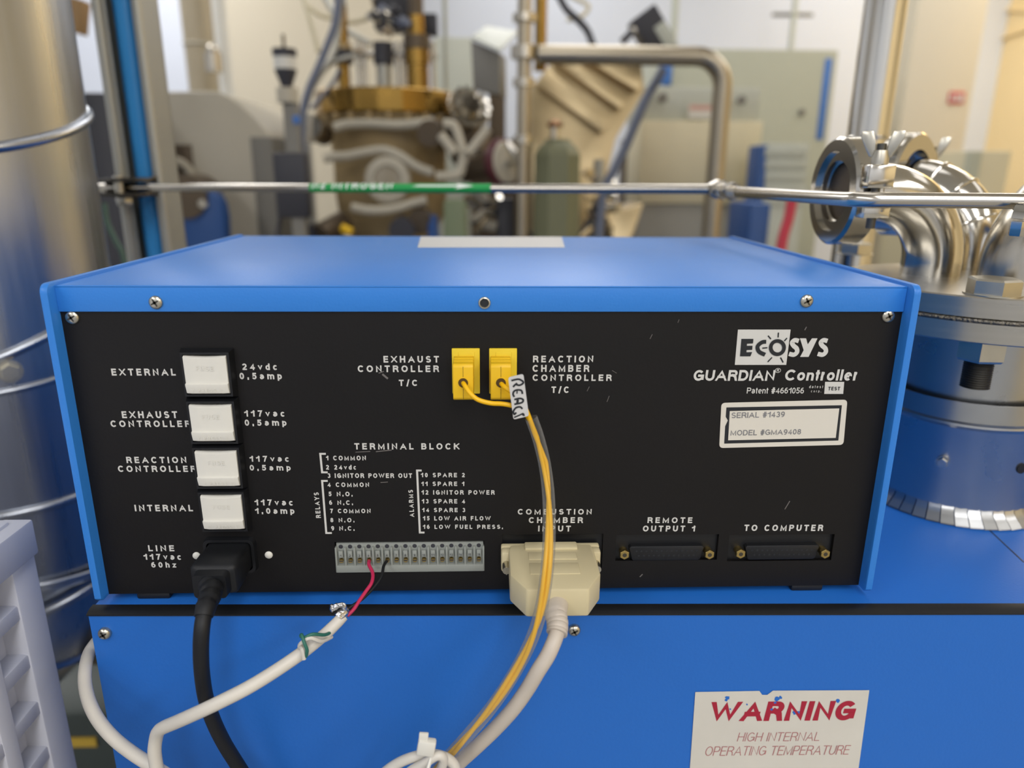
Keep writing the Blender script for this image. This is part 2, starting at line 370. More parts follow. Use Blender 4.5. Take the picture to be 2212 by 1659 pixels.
def screw(name, c, r, parent, m='bolt', h=.0016):   # pan head facing -Y with a cross recess
    c = V(c); mb = MB()
    mb.lathe([(r, -.0006), (r, h * .35), (r * .86, h * .75), (r * .5, h), (1e-5, h * 1.06)], c, (0, -1, 0), 24)
    mb.mat(1)
    for a in (.5, .5 + PI / 2):
        d = V((math.cos(a), 0, math.sin(a))); s = V((-math.sin(a), 0, math.cos(a)))
        L, w = r * .62, r * .17; y = V((0, -h * 1.1, 0))
        mb.add([c + y + d * L + s * w * .5, c + y + s * w, c + y - d * L + s * w * .5, c + y - d * L - s * w * .5, c + y - s * w, c + y + d * L - s * w * .5], [[0, 1, 2, 3, 4, 5]])
    return mb.build(name, [M[m], M['clampsteel']], parent)

# ================================================================== THE ROOM
XL, XR, YF, YB = -3.4, 3.3, -4.8, 4.6
struct('floor', MB().box((XL, YF, FLOOR - .1), (XR, YB, FLOOR)), M['floor'])
struct('ceiling', MB().box((XL, YF, CEIL), (XR, YB, CEIL + .1)), M['ceil'])
struct('wall_back', MB().box((XL, YB, FLOOR), (XR, YB + .1, CEIL)), M['wall'])
struct('wall_front', MB().box((XL, YF - .1, FLOOR), (XR, YF, CEIL)), M['wall'])
struct('wall_left', MB().box((XL - .1, YF, FLOOR), (XL, YB, CEIL)), M['wall'])
struct('wall_right', MB().box((XR, YF, FLOOR), (XR + .1, YB, CEIL)), M['wallwarm'])

# ================================================================== BLUE CABINET (its front is turned a touch against the box)
PZ0 = -.004
CL, CRt = PZ(217, 1309, PZ0), PZ(1872, 1306.7, PZ0)
ce = (CRt - CL).normalized(); cn = V((-ce.y, ce.x, 0))          # along the front edge, and inwards
C0 = CL + ce * ((-.2132 - CL.x) / ce.x)
def cab(u, v, z): p = C0 + ce * u + cn * v; return V((p.x, p.y, z))
cabrot = Matrix((ce, cn, V((0, 0, 1)))).transposed()
FV = -.005
def cabf(px, py): return PP(px, py, cab(0, FV, 0), cn)
def cab_mb(boxes, bev=0):
    mb = MB()
    for b in boxes:
        t = MB().box((b[0], b[2], b[4]), (b[1], b[3], b[5]), bev); mb.add([cab(*p) for p in t.v], t.f)
    return mb
CW, CDP = .92, .62
cabinet = thing('equipment_cabinet', 'wide blue enamelled cabinet that carries the control box, red WARNING sticker on its front', 'cabinet', cab(CW / 2, CDP / 2, FLOOR))
cab_mb([(0, CW, 0, CDP, PZ0 - .012, PZ0)], .0012).build('top_plate', M['blue2'], cabinet)
cab_mb([(0, CW, FV, FV + .002, FLOOR + .03, PZ0 - .0024)], 0).build('front_panel', M['blue2'], cabinet)
cab_mb([(0, CW, FV + .002, CDP, FLOOR, PZ0 - .0122)], 0).build('body', M['blue2'], cabinet)
prof = [(.0012, PZ0 + .0001), (-.0022, PZ0 - .0001), (-.0042, PZ0 - .0008), (FV - .0008, PZ0 - .0016), (FV - .0008, PZ0 - .0024), (.0, PZ0 - .0024)]
MB().prism([cab(-.0006, v, z) for v, z in prof], ce * (CW + .001)).build('edge_trim', M['blackplastic'], cabinet)
for q in ((228, 1366), (1240, 1359)):
    screw('screw', cabf(*q) - V((0, .0004, 0)), .0034, cabinet, h=.0024)
# seam line across the plate
a, b = PZ(2122, 1131, PZ0), PZ(2212, 1215, PZ0)
d_ = (b - a).normalized(); s_ = V((-d_.y, d_.x, 0)) * .0004
MB().prism([a - s_, b - s_, b + s_, a + s_], (0, 0, .0002)).build('seam', M['blackplastic'], cabinet)
# warning sign
def cabs(px, py): return cabf(px, py) - cn * .0003
sg = MB()
sq = [cabs(*p) for p in ((1501.6, 1494), (1640, 1491.5), (1646, 1500), (1657, 1500), (1669, 1491), (1877, 1490))]
bl, br = cabs(1489.8, 1659), cabs(1853.7, 1659); dn = (bl - sq[0]) * .45
sg.prism(sq + [br + (br - sq[-1]) * .45, bl + dn], -cn * .0002)
sign = sg.build('warning_sign', M['signwhite'], cabinet)
sl = MB(); cs = lambda x, y: cabs(x, y) - cn * .0002
caption(sl, 'WARNING', 1528, 1842, 1515, 1557, cs, -cn, bold=.050, off=.0001, shear=.12, yb1=1554, maxgap=.07)
sl.mat(1)
caption(sl, 'HIGH INTERNAL', 1591, 1768, 1581, 1600, cs, -cn, bold=-.012, off=.0001, shear=.15, yb1=1598.5, maxgap=.13)
caption(sl, 'OPERATING TEMPERATURE', 1521, 1831, 1611, 1631, cs, -cn, bold=-.012, off=.0001, shear=.15, yb1=1628, maxgap=.13)
sl.mat(2)
random.seed(3)
for (px, py, r) in ((1571, 1506, 5), (1568, 1511, 3), (1677, 1509, 5.5), (1685, 1505, 3.5), (1674, 1516, 3), (1809, 1512, 4.5), (1716, 1538, 5.5), (1724, 1537, 4), (1666, 1531, 3), (1577, 1530, 2), (1613, 1520, 1.8)):
    sl.add([cs(px + r * math.cos(t) * random.uniform(.6, 1.3), py + r * math.sin(t) * random.uniform(.6, 1.2)) - cn * .00015 for t in [2 * PI * k / 9 for k in range(9)]], [list(range(9))])
sl.build('sign_lettering', [M['signred'], M['signpink'], M['blue2']], sign, keep=True)

# ================================================================== CONTROL BOX
H, DEP, HW, PAN, ST = .1681, .2838, .210, .0076, .0036
box = thing('control_box', 'blue cased black-fronted controller box standing on the wide blue cabinet', 'controller box', (0, DEP / 2, PZ0))
cov = MB()
cov.box((-HW + ST, .0062, H - .0014), (HW - ST, DEP, H), .0004)
cov.box((-HW + ST, .0062, .1553), (HW - ST, .0074, H), .0005)
cov.build('top_cover', M['blue'], box)
for s in (-1, 1):
    r, pr = .0045, []
    x = s * HW
    for (yy, zz, a0) in ((r, H + .0014 - r, PI), (DEP - r, H + .0014 - r, PI / 2)):
        for k in range(6):
            a = a0 - (PI / 2) * k / 5; pr.append((x, yy + r * math.cos(a), zz + r * math.sin(a)))
    pr += [(x, DEP, 0), (x, .002, 0), (x, 0, .002)]
    MB().prism(pr, (-s * ST, 0, 0), .0004).build('side_panel', M['blue'], box)
ch = MB()
ch.box((-HW + ST, .012, .0004), (HW - ST, DEP, .0012)); ch.box((-HW + ST, DEP - .002, 0), (HW - ST, DEP, H - .002)); ch.box((-HW + ST, .028, 0), (HW - ST, .029, H - .002))
ch.build('chassis', M['black'], box)
pan = lambda px, py: PY(px, py, PAN)
holes = []
for (a, b, c, d) in ((1085, 1155, 1300, 1226), (1332, 1156, 1548, 1209), (1576, 1156, 1795, 1210), (722, 1171, 1046, 1234)):
    p, q = pan(a, b), pan(c, d); holes.append((p.x, q.x, q.z, p.z))
xs = sorted({-HW + ST, HW - ST} | {h[i] for h in holes for i in (0, 1)}); zs = sorted({.0002, .1575} | {h[i] for h in holes for i in (2, 3)})
fp = MB(); T = .0022
for i in range(len(xs) - 1):
    for j in range(len(zs) - 1):
        cx_, cz_ = (xs[i] + xs[i + 1]) / 2, (zs[j] + zs[j + 1]) / 2
        if not any(h[0] < cx_ < h[1] and h[2] < cz_ < h[3] for h in holes):
            fp.quad((xs[i], PAN, zs[j]), (xs[i + 1], PAN, zs[j]), (xs[i + 1], PAN, zs[j + 1]), (xs[i], PAN, zs[j + 1]))
for h in holes:
    q = [(h[0], h[2]), (h[1], h[2]), (h[1], h[3]), (h[0], h[3])]
    for k in range(4):
        (a, b), (c, d) = q[k], q[(k + 1) % 4]; fp.quad((a, PAN, b), (c, PAN, d), (c, PAN + T, d), (a, PAN + T, b))
fp.quad((-HW + ST, PAN, .0002), (HW - ST, PAN, .0002), (HW - ST, .012, .0002), (-HW + ST, .012, .0002))
fpan = fp.build('front_panel', M['black'], box, keep=True)

# printed captions
N = (0, -1, 0)
CAPT = '''EXTERNAL|242|380.6|796|811

24vdc|523.7|600|785|799
0.5amp|518|610|805|819

EXHAUST|264.5|384.3|888|903
CONTROLLER|240|413|908|922

117vac|528.7|616.3|886|899.6
0.5amp|529|620|906|919.3

REACTION|274|404|986.4|1000
CONTROLLER|256|425|1005.5|1019

117vac|540|625.6|984.4|997
0.5amp|539.7|629|1003.8|1016

INTERNAL|292|417.8|1090|1104

117vac|551|634|1078.5|1091.5
1.0amp|552|637|1097|1109.5

LINE|321|377.6|1177.4|1190.4
117vac|311.7|393|1196|1208.7
60hz|327.6|381.7|1213.6|1225.5

EXHAUST|828.5|948.6|768.6|783
CONTROLLER|773|948.6|789|803.4
T/C|861.8|902.3|820|833.5

REACTION|1151|1281.3|768|782.5
CHAMBER|1150|1272.7|788|803
CONTROLLER|1150|1321|808.6|822.5
T/C|1190.8|1229|834.6|848.5

TERMINAL BLOCK|765.7|992.5|957|970.6

1 COMMON|705|790.9|984|994
2 24vdc|704.5|770|1004|1014

3 IGNITOR POWER OUT|708|890.5|1022|1032

4 COMMON|708|797.8|1041.8|1051.5
5 N.O.|710|762|1061.7|1071.5
6 N.C.|711.4|762.9|1080.4|1090
7 COMMON|713.6|801|1098.6|1108
8 N.O.|714|766|1118.4|1127.5
9 N.C.|715.8|766.3|1136|1145.5

10 SPARE 2|909.6|1004|1021|1030.5
11 SPARE 1|910.6|1003|1040|1049.4
12 IGNITOR POWER|911|1068.4|1058.5|1068
13 SPARE 4|911.7|1004.6|1077.6|1087
14 SPARE 3|912.4|1005|1096.7|1105.8
15 LOW AIR FLOW|914|1059.7|1114.5|1123.8
16 LOW FUEL PRESS.|914|1086.4|1133|1142

COMBUSTION|1118|1278|1099|1111
CHAMBER|1141.8|1259|1116.8|1129.4
INPUT|1162|1233|1135|1147.6

REMOTE|1398|1495|1117|1129.4
OUTPUT 1|1388|1500.7|1135|1147.6

TO COMPUTER|1606.6|1776.8|1133|1146.5'''
BRK = {12: [(704, 980), (692, 980), (696, 1020), (708, 1020)], 14: [(708, 1038.5), (696, 1038.5), (705, 1151), (717, 1151)], 15: [(911, 1016), (901, 1016), (907, 1150), (917, 1150)]}
for i_, blk in enumerate(CAPT.split('\n\n')):
    tx = MB(); words = []
    for ln in blk.split('\n'):
        b, x0, x1, t, bt = ln.split('|'); caption(tx, b, float(x0), float(x1), float(t), float(bt), pan, N, bold=.040, maxgap=.34); words.append(b)
    if i_ in BRK: stroke(tx, [pan(*p) for p in BRK[i_]], .00105)
    if i_ == 14: caption(tx, 'RELAYS', 683, 693.5, 1063, 1118.4, pan, N, .036, vert=True, yb1=-5); words.append('RELAYS')
    if i_ == 15: caption(tx, 'ALARMS', 885, 895, 1057.6, 1116, pan, N, .036, vert=True, yb1=-3); words.append('ALARMS')
    lab(tx.build('caption', M['print'], box, keep=True), 'white printed caption ' + ' '.join(words[:3]))

# maker's mark
lg = MB()
lg.quad(*[pan(*p) + V((0, -.0002, 0)) for p in ((1587, 788), (1698, 788), (1707.6, 711.8), (1593.8, 711.8))])
def poly(mb, pts, off=.0003): mb.add([pan(*p) + V((0, -off, 0)) for p in pts], [list(range(len(pts)))])
def zz(*pts): return [(1480 + x / 5.185, 680 + y / 5.185) for x, y in pts]
def bez(pts, w, off): stroke(lg, smooth([pan(*p) for p in pts], 6), w, off)
PXM = .385 / 1557
S1 = zz((1270, 292), (1225, 283), (1195, 310), (1212, 345), (1245, 375), (1250, 415), (1215, 445), (1160, 435))
bez(S1, 9.2 * PXM, .0003)
bez([(x + 62, y) for x, y in S1], 9.2 * PXM, .0003)
poly(lg, zz((1283, 262), (1352, 262), (1370, 330), (1418, 262), (1480, 262), (1380, 470), (1285, 470), (1325, 395)))
caption(lg, 'GUARDIAN', 1496, 1672, 799, 822.3, pan, N, .036, shear=.06, maxgap=.06)
caption(lg, '®', 1673, 1686, 795, 805, pan, N, .005)
caption(lg, 'Controller', 1693, 1851, 798, 821.8, pan, N, .036, shear=.06, maxgap=.06)
caption(lg, 'Patent #4661056', 1612.5, 1735.5, 837, 849.7, pan, N, .006, maxgap=.10)
lg.quad(*[pan(*p) + V((0, -.0002, 0)) for p in ((1780, 850.7), (1821, 850.7), (1823.3, 824.6), (1782, 824.6))])
lg.mat(1)
poly(lg, zz((628, 268), (762, 268), (757, 318), (690, 322), (688, 345), (752, 345), (748, 390), (686, 392), (684, 418), (748, 415), (728, 463), (612, 463)), .0004)
bez(zz((905, 300), (860, 305), (815, 340), (808, 375), (830, 415), (892, 445)), 8.2 * PXM, .0004)
o_ = [pan(1678.6 + 14.4 * math.cos(t), 750.4 + 14.4 * math.sin(t)) for t in [2 * PI * k / 28 for k in range(29)]]
stroke(lg, o_, 7.6 * PXM, .00045)
for p in (((1042, 197), (1038, 252)), ((925, 232), (958, 270)), ((1138, 258), (1108, 292)), ((862, 372), (918, 367)), ((922, 526), (970, 475)), ((1095, 532), (1065, 476))):
    stroke(lg, [pan(*q) for q in zz(*p)], 2.6 * PXM, .0004)
caption(lg, 'TEST', 1788, 1813.5, 835, 842.6, pan, N, .03, off=.0004)
lg.mat(2); lg.quad(*[pan(*p) + V((0, -.0001, 0)) for p in ((1741, 850), (1780, 850), (1781.5, 825), (1743, 825))])
lg.mat(0)
caption(lg, 'datest', 1747, 1777, 832, 838, pan, N, 0, off=.0003); caption(lg, 'corp.', 1751, 1773, 842, 847, pan, N, 0, off=.0003)
lg.build('maker_mark', [M['print'], M['black_ink_shade'], M['black'], M['dimprint']], box, keep=True)

# serial plate
def rrect(c, r, k=5):   # c: four corners (points), rounded
    out = []
    for i in range(4):
        p, a, b = c[i], c[i - 1], c[(i + 1) % 4]; u, w = (a - p).normalized() * r, (b - p).normalized() * r
        for j in range(k + 1):
            t = j / k; out.append(p + u * (1 - t) ** 2 + w * t ** 2)
    return out
sp = MB(); off = lambda q, k: [pan(*p) + V((0, -k, 0)) for p in q]
sp.prism(rrect(off(((1558, 870), (1830, 863), (1821.4, 960.6), (1553.3, 967.4)), .0001), .0022), (0, -.0002, 0))
sp.mat(1); sp.add(off(zz((460, 1035), (1752, 1010), (1712, 1405), (435, 1440), (446, 1245), (476, 1180), (452, 1140)), .0004), [list(range(7))])
sp.mat(0); sp.add(off(zz((497, 1075), (1722, 1045), (1682, 1375), (478, 1402)), .0005), [[0, 1, 2, 3]])
sp.mat(2)
caption(sp, 'SERIAL #1439', 1578.7, 1693.7, 890.5, 902.5, pan, N, .006, off=.0006, yb1=900, maxgap=.12)
caption(sp, 'MODEL #GMA9408', 1577, 1728.8, 928.5, 940, pan, N, .006, off=.0006, yb1=937.3, maxgap=.12)
lab(sp.build('serial_sticker', [M['sticker'], M['black_ink_shade'], M['darkink']], box, keep=True), 'white rounded serial number sticker with a black border')

sm = MB()
for p, q, w_ in (((1467, 690), (1464, 697), 1.2), ((1738, 713), (1742, 706), 2), ((1409, 722), (1404, 732), 1.4), ((1322, 800), (1332, 806), 1), ((1273, 835), (1268, 845), 1.2), ((1316, 855), (1311, 868), 1.2), ((1695, 1100), (1706, 1082), 2), ((1382, 1246), (1388, 1240), 2.2), ((826, 808), (838, 818), 4), ((818, 806), (829, 802), 2), ((768, 976.5), (800, 975), 1.6), ((812, 975.5), (846, 972), 2), ((822, 1042), (838, 1041), 1.6), ((1113, 1178), (1108, 1186), 1.4)):
    stroke(sm, [pan(*p), pan(*q)], w_ * PXM, .00012)
lab(sm.build('scuff_marks', M['dimprint'], box, keep=True), 'faint pale scuffs on the black panel')
# screws, hole, feet, inlet rivets
for q in ((337, 653), (1742, 650)): screw('screw', PY(*q, .0062), .0033, box)
for q in ((157, 685.5), (1918, 682.5)): screw('screw', PY(*q, PAN), .0033, box)
hc = PY(1046.5, 654, .0062)
hb = MB(); hb.lathe([(.0031, 0), (.0029, .0008), (.0022, .0010), (.0019, .0002)], hc, (0, -1, 0), 14, caps=False)
hb.mat(1).lathe([(.0020, .0003), (1e-5, .0002)], hc, (0, -1, 0), 16)  # flat black disc paints the shade inside the screw hole
lab(hb.build('empty_screw_hole', [M['bolt'], M['black_ink_shade']], box), 'threaded hole without its screw, bare metal rim')
for x in (-.1835, .178): MB().box((x - .009, .0085, PZ0), (x + .009, .024, .0), .0012).build('foot', M['rubber'], box)
MB().prism([PZ(*p, H) + V((0, 0, .0001)) for p in ((902, 535), (1220, 535), (1213, 512), (909, 512))], (0, 0, .0002)).build('blank_sticker', M['greysticker'], box)

# fuse holders
for zc in (.1247, .0997, .0751, .0506):
    xc, wx, hz = -.1385, .0107, .0102
    z0 = zc
    fb = MB(); y = PAN
    o4 = [(-1, -1), (1, -1), (1, 1), (-1, 1)]
    L0 = [(xc + a * (wx + .0022), y, z0 + b * (hz + .0022)) for a, b in o4]; L1 = [(xc + a * (wx + .0010), y - .0046, z0 + b * (hz + .0010)) for a, b in o4]
    L2 = [(xc + a * wx, y - .0046, z0 + b * hz) for a, b in o4]; L3 = [(xc + a * wx, y - .0005, z0 + b * hz) for a, b in o4]
    fb.add(L0 + L1 + L2 + L3, [[k * 4 + i, k * 4 + (i + 1) % 4, k * 4 + 4 + (i + 1) % 4, k * 4 + 4 + i] for k in range(3) for i in range(4)])
    fh = fb.build('fuse_holder', M['blackplastic'], box)
    # cap: cross-section in YZ with a lip along the lower edge and a dished top edge
    cw, chh = wx - .0004, hz - .0006
    cp = MB(); n_ = 9; vs = []
    for i in range(n_):
        t = i / (n_ - 1) * 2 - 1; x = xc + t * cw; dish = .0006 * (1 - t * t); e = .0006 if abs(t) > .99 else 0
        for (yy, z) in ((y - .0004, z0 + chh - dish), (y - .0052 + e, z0 + chh - dish), (y - .0060 + e, z0 + chh - .0006 - dish), (y - .0057 + e, z0 - chh * .42), (y - .0068 + e, z0 - chh * .46), (y - .0068 + e, z0 - chh * .56), (y - .0058 + e, z0 - chh + .0005), (y - .0050 + e, z0 - chh), (y - .0004, z0 - chh)):
            vs.append((x, yy, z))
    fs = [[i * 9 + j, (i + 1) * 9 + j, (i + 1) * 9 + j + 1, i * 9 + j + 1] for i in range(n_ - 1) for j in range(8)] + [list(range(9)), list(range((n_ - 1) * 9, n_ * 9))]
    cp.add(vs, fs)
    vt, ft = fit_text('FUSE', 3.6, .02)
    cp.add([(xc - .0042 + v.x * .0084, y - .00607 - v.z, z0 + chh * .25 + v.y * .0024) for v in vt], ft)
    vt, ft = fit_text('V PRESS V', 9.5, .01)
    cp.add([(xc - .0075 + v.x * .015, y - .0067 - v.z, z0 - chh * .86 + v.y * .0016) for v in vt], ft)
    lab(cp.build('fuse_cap', M['white'], fh), 'white pull-out fuse cap with a lower lip')

# mains inlet
ic = V((-.1384, PAN, .0237))
def rr(cx, cz, y, w, h, r, k=6):
    out = []
    for (sx, sz, a0) in ((1, 1, 0), (-1, 1, PI / 2), (-1, -1, PI), (1, -1, 3 * PI / 2)):
        for j in range(k + 1):
            a = a0 + PI / 2 * j / k; out.append(V((cx + sx * (w - r) + r * math.cos(a), y, cz + sz * (h - r) + r * math.sin(a))))
    return out
ib = MB(); lo_ = [rr(ic.x, ic.z, PAN, .0138, .0105, .0035), rr(ic.x, ic.z, PAN - .003, .0132, .0099, .0033), rr(ic.x, ic.z, PAN - .003, .0117, .0084, .0025), rr(ic.x, ic.z, PAN - .0002, .0117, .0084, .0025)]
k_ = len(lo_[0]); ib.add(sum(lo_, []), [[q * k_ + i, q * k_ + (i + 1) % k_, (q + 1) * k_ + (i + 1) % k_, (q + 1) * k_ + i] for q in range(3) for i in range(k_)])
ib.build('mains_inlet', M['blackplastic'], box)
for x in (-.1568, -.1186):
    lab(MB().lathe([(.0021, 0), (.0021, .0004), (.0014, .001), (1e-5, .0012)], (x, PAN, .023), (0, -1, 0), 20).build('rivet', M['white'], box), 'white plastic rivet beside the mains inlet')

# thermocouple sockets
for xa, xb in ((975.8, 1037), (1056.5, 1116)):
    p, q = pan(xa, 752), pan(xb, 849)
    sk = MB().box((p.x, PAN - .0014, q.z), (q.x, PAN + .002, p.z), .0004)
    cx_ = (p.x + q.x) / 2 + .0003
    sk.box((cx_ - .004, PAN - .0018, p.z - .0095), (cx_ + .004, PAN - .0012, p.z - .0016), .0003)
    sk.build('thermocouple_socket', M['yellow2'], box)

# terminal block
h = holes[3]; tb = MB(); tbz0, tbz1 = h[2] + .0006, h[3] - .0012
tb.box((h[0] + .0006, PAN - .001, tbz0), (h[1] - .0004, PAN + .012, tbz0 + .0042), .0003)
tb.box((h[0] + .0006, PAN + .0012, tbz0), (h[1] - .0004, PAN + .012, tbz1), .0003)
pw = (h[1] - h[0] - .001) / 16
for i in range(17): 
    x = h[0] + .0006 + i * pw; tb.box((x - .0005, PAN - .0008, tbz0), (x + .0005, PAN + .002, tbz1 - .002), .0002)
for i in range(16):
    x = h[0] + .0006 + (i + .5) * pw; tb.box((x - .0012, PAN - .0006, tbz0 + .0088), (x + .0012, PAN + .002, tbz1 - .0042), .0003)
    tb.mat(1).lathe([(.0012, 0), (1e-5, .0001)], (x, PAN + .0011, tbz1 - .0022), (0, -1, 0), 12); tb.mat(0)
tb.mat(2)
for i in range(16):
    x = h[0] + .0006 + (i + .5) * pw; vt, ft = fit_text(str(i + 1), .8 if i < 9 else 1.3, .01); ww = .0009 if i < 9 else .0015
    tb.add([(x - ww / 2 + v.x * ww, PAN - .00065 - v.z, tbz0 + .0094 + v.y * .0014) for v in vt], ft)
term = tb.build('terminal_block', [mat('grey_terminal_plastic', '#8c908a', .5, var=.1, scale=80), M['charcoal'], M['charcoal']], box)
for i in range(16):
    x = h[0] + .0006 + (i + .5) * pw
    t_ = MB().cyl((x, PAN + .0014, tbz0 + .0068), (x, PAN - .0002, tbz0 + .0066), .0012, n=14)
    t_.mat(1).box((x - .001, PAN - .0004, tbz0 + .0064), (x + .001, PAN - .00018, tbz0 + .0069))
    t_.build('terminal_screw', [M['brasspin'], M['charcoal']], term)

# D connectors
for k, (jl, jr) in enumerate((((1101, 1197), (1284, 1196)), ((1348, 1195.5), (1531, 1195)), ((1598, 1193.5), (1780, 1193.5)))):
    a, b = PY(*jl, PAN - .001), PY(*jr, PAN - .001); cx_, cz_ = (a.x + b.x) / 2, (a.z + b.z) / 2
    dc = MB(); hh = holes[k]
    dc.box((hh[0] - .001, PAN + .0024, hh[2] - .001), (hh[1] + .001, PAN + .0034, hh[3] + .001))
    out = [(-.0195, .0042), (.0195, .0042), (.0205, .0032), (.0188, -.0036), (.0178, -.0044), (-.0178, -.0044), (-.0188, -.0036), (-.0205, .0032)]
    dc.prism([(cx_ + x, PAN + .003, cz_ + z) for x, z in out], (0, -.0038, 0), .0003)
    dc.mat(1)
    for row, cnt in ((.0014, 13), (-.0014, 12)):
        for i in range(cnt):
            x = cx_ + (i - (cnt - 1) / 2) * .00276
            dc.lathe([(.00062, 0), (1e-5, 0.00005)], (x, PAN - .0009, cz_ + row), (0, -1, 0), 8)
    d_ = dc.build('serial_connector', [M['blackplastic'], M['black_ink_shade']], box)
    for p in (a, b):
        j = MB().cyl((p.x, PAN + .003, p.z), (p.x, PAN - .0005, p.z), .0023, n=16)
        j.hexa((p.x, PAN - .0005, p.z), (p.x, PAN - .003, p.z), .0028)
        j.mat(1).lathe([(.0012, 0), (1e-5, .0001)], (p.x, PAN - .003, p.z), (0, -1, 0), 12)
        j.build('jack_screw', [M['brasspin'], M['clampsteel']], d_)

def drop(p, q, dx, fy=-.03):   # the cable runs on down the front of the cabinet to the floor
    d = (q - p).normalized() * .05; a = q + d
    return [V((a.x, a.y, a.z - .02)), V((q.x + dx * .5, q.y, q.z - .20)), V((q.x + dx, q.y - .01, q.z - .45)), V((q.x + dx, q.y - .02, FLOOR + .03)), V((q.x + dx * 1.2, q.y - .10, FLOOR + .006))]
# ================================================================== THERMOCOUPLE LEADS
def yy(px, py, y): return PY(px, py, y)
tc = thing('thermocouple_lead', 'pair of yellow thermocouple plugs whose wires run down a clear sleeve, tagged REACT', 'sensor cable', (-.002, -.012, .1))
for xa in (1000.5, 1082):
    f = PY(xa, 827, PAN - .017); xc = f.x
    z1, z0 = PY(xa, 788, PAN - .017).z, PY(xa, 865, PAN - .017).z
    w = .0049
    pg = MB()
    pro = [(PAN - .0012, z1 + .0004), (PAN - .006, z1 + .0006), (PAN - .0066, z1 - .0001), (PAN - .0078, z1 - .0001), (PAN - .0084, z1 + .0005), (PAN - .0104, z1 + .0005), (PAN - .011, z1 - .0001), (PAN - .0122, z1 - .0001), (PAN - .0128, z1 + .0004), (PAN - .0160, z1 + .0001), (PAN - .017, z1 - .0012), (PAN - .017, z0 + .0012), (PAN - .016, z0), (PAN - .0012, z0)]
    pg.prism([(xc - w, y_, z_) for y_, z_ in pro], (2 * w, 0, 0), .0004)
    pg.mat(1).box((xc - .0001, PAN - .01706, z0 + .0008), (xc + .0001, PAN - .0168, z1 - .001))
    pg.lathe([(.0024, 0), (1e-5, .00006)], f + V((0, -.00005, 0)), (0, -1, 0), 24)  # no real hole: its shade is a dark disc on the face
    pg.mat(0).lathe([(.0024, -.0001), (.0024, .0003), (.0028, .0003), (.0028, -.0001)], f, (0, -1, 0), 24, caps=False)
    pg.build('plug', [M['yellow'], mat('plug_hole_shade', '#4a3512', .7)], tc)
w1 = [yy(1000, 826, -.0085), yy(1006, 836, -.0125), yy(1018, 852, -.0155), yy(1034, 864, -.0165), yy(1060, 871, -.017), yy(1085, 872.5, -.0175), yy(1108, 877, -.018), yy(1128, 887, -.018), yy(1143, 905, -.018), yy(1156, 940, -.0185)]
w2 = [yy(1082, 828, -.0085), yy(1090, 836, -.0135), yy(1104, 846, -.016), yy(1120, 862, -.018), yy(1136, 885, -.0185), yy(1150, 920, -.0185), yy(1160, 945, -.0185)]
TP = [(1143, 890, -.0185), (1152, 915, -.0185), (1163, 947, -.019), (1176, 1000, -.0205), (1184, 1060, -.026), (1186.5, 1120, -.036), (1185, 1190, -.0475), (1179, 1255, -.054), (1170, 1310, -.057), (1158, 1355, -.059), (1140, 1400, -.060), (1115, 1447, -.060), (1085, 1495, -.060), (1052, 1540, -.059), (1018, 1580, -.058), (985, 1617, -.057), (955, 1650, -.056), (925, 1690, -.056), (880, 1760, -.056)]
tq = [yy(*p) for p in TP]; tp = smooth(tq + drop(tq[-2], tq[-1], -.02), 6)
def twist(ph, r=.0011, a=0, turns=2.2):
    out = []
    for i, p in enumerate(tp[12:]):
        t = 2 * PI * turns * i / len(tp) + ph
        out.append(p + V((math.cos(t) * r, math.sin(t) * r * .7, math.sin(t) * r * .3)))
    return out
MB().tube(smooth(w1, 6) + twist(0.2)[6:], .00115, 10).build('wire', M['ywire'], tc)
MB().tube(smooth(w2, 6) + twist(PI + .2)[6:], .00115, 10).build('wire', M['ywire'], tc)
sv = MB(); ro = .0030
sv.tube(tp[3:], ro, 20, caps=False)
lab(sv.build('clear_sleeve', M['clear'], tc, keep=True), 'clear vinyl sleeve around the two yellow wires')
# tag
TY = -.0215
tgc = [yy(*p, TY) for p in ((1097.6, 815), (1130.5, 807.3), (1142.5, 897.8), (1109, 906))]
tg = MB().prism(rrect(tgc, .0012), (0, -.0004, 0))
tg.mat(1)
def tz(*p): return [yy(940 + x / 7.9, 720 + y / 7.9, TY - .0004) for x, y in p]
K = .0009
for st, w_ in (([(1300, 806), (1420, 782), (1490, 815), (1500, 850), (1440, 885), (1370, 870)], K), ([(1400, 850), (1360, 880), (1330, 915)], K), ([(1395, 880), (1375, 850)], K),
               ([(1490, 1035), (1470, 975), (1400, 965), (1345, 990), (1330, 1040), (1350, 1085)], K), ([(1400, 975), (1395, 1030)], K * .7),
               ([(1350, 1130), (1440, 1110), (1500, 1130), (1480, 1180), (1350, 1210)], K), ([(1410, 1130), (1400, 1205)], K * 1.3),
               ([(1490, 1290), (1450, 1255), (1380, 1270), (1335, 1330), (1350, 1380), (1385, 1350)], K), ([(1345, 1435), (1430, 1400), (1500, 1370), (1520, 1410)], K * .8), ([(1480, 1365), (1510, 1400)], K * 1.1)):
    stroke(tg, smooth(tz(*st), 4), w_, .0001)
lab(tg.build('name_tag', [M['greysticker'], M['black_ink_shade']], tc, keep=True), 'pale plastic tag hand-lettered REACT')

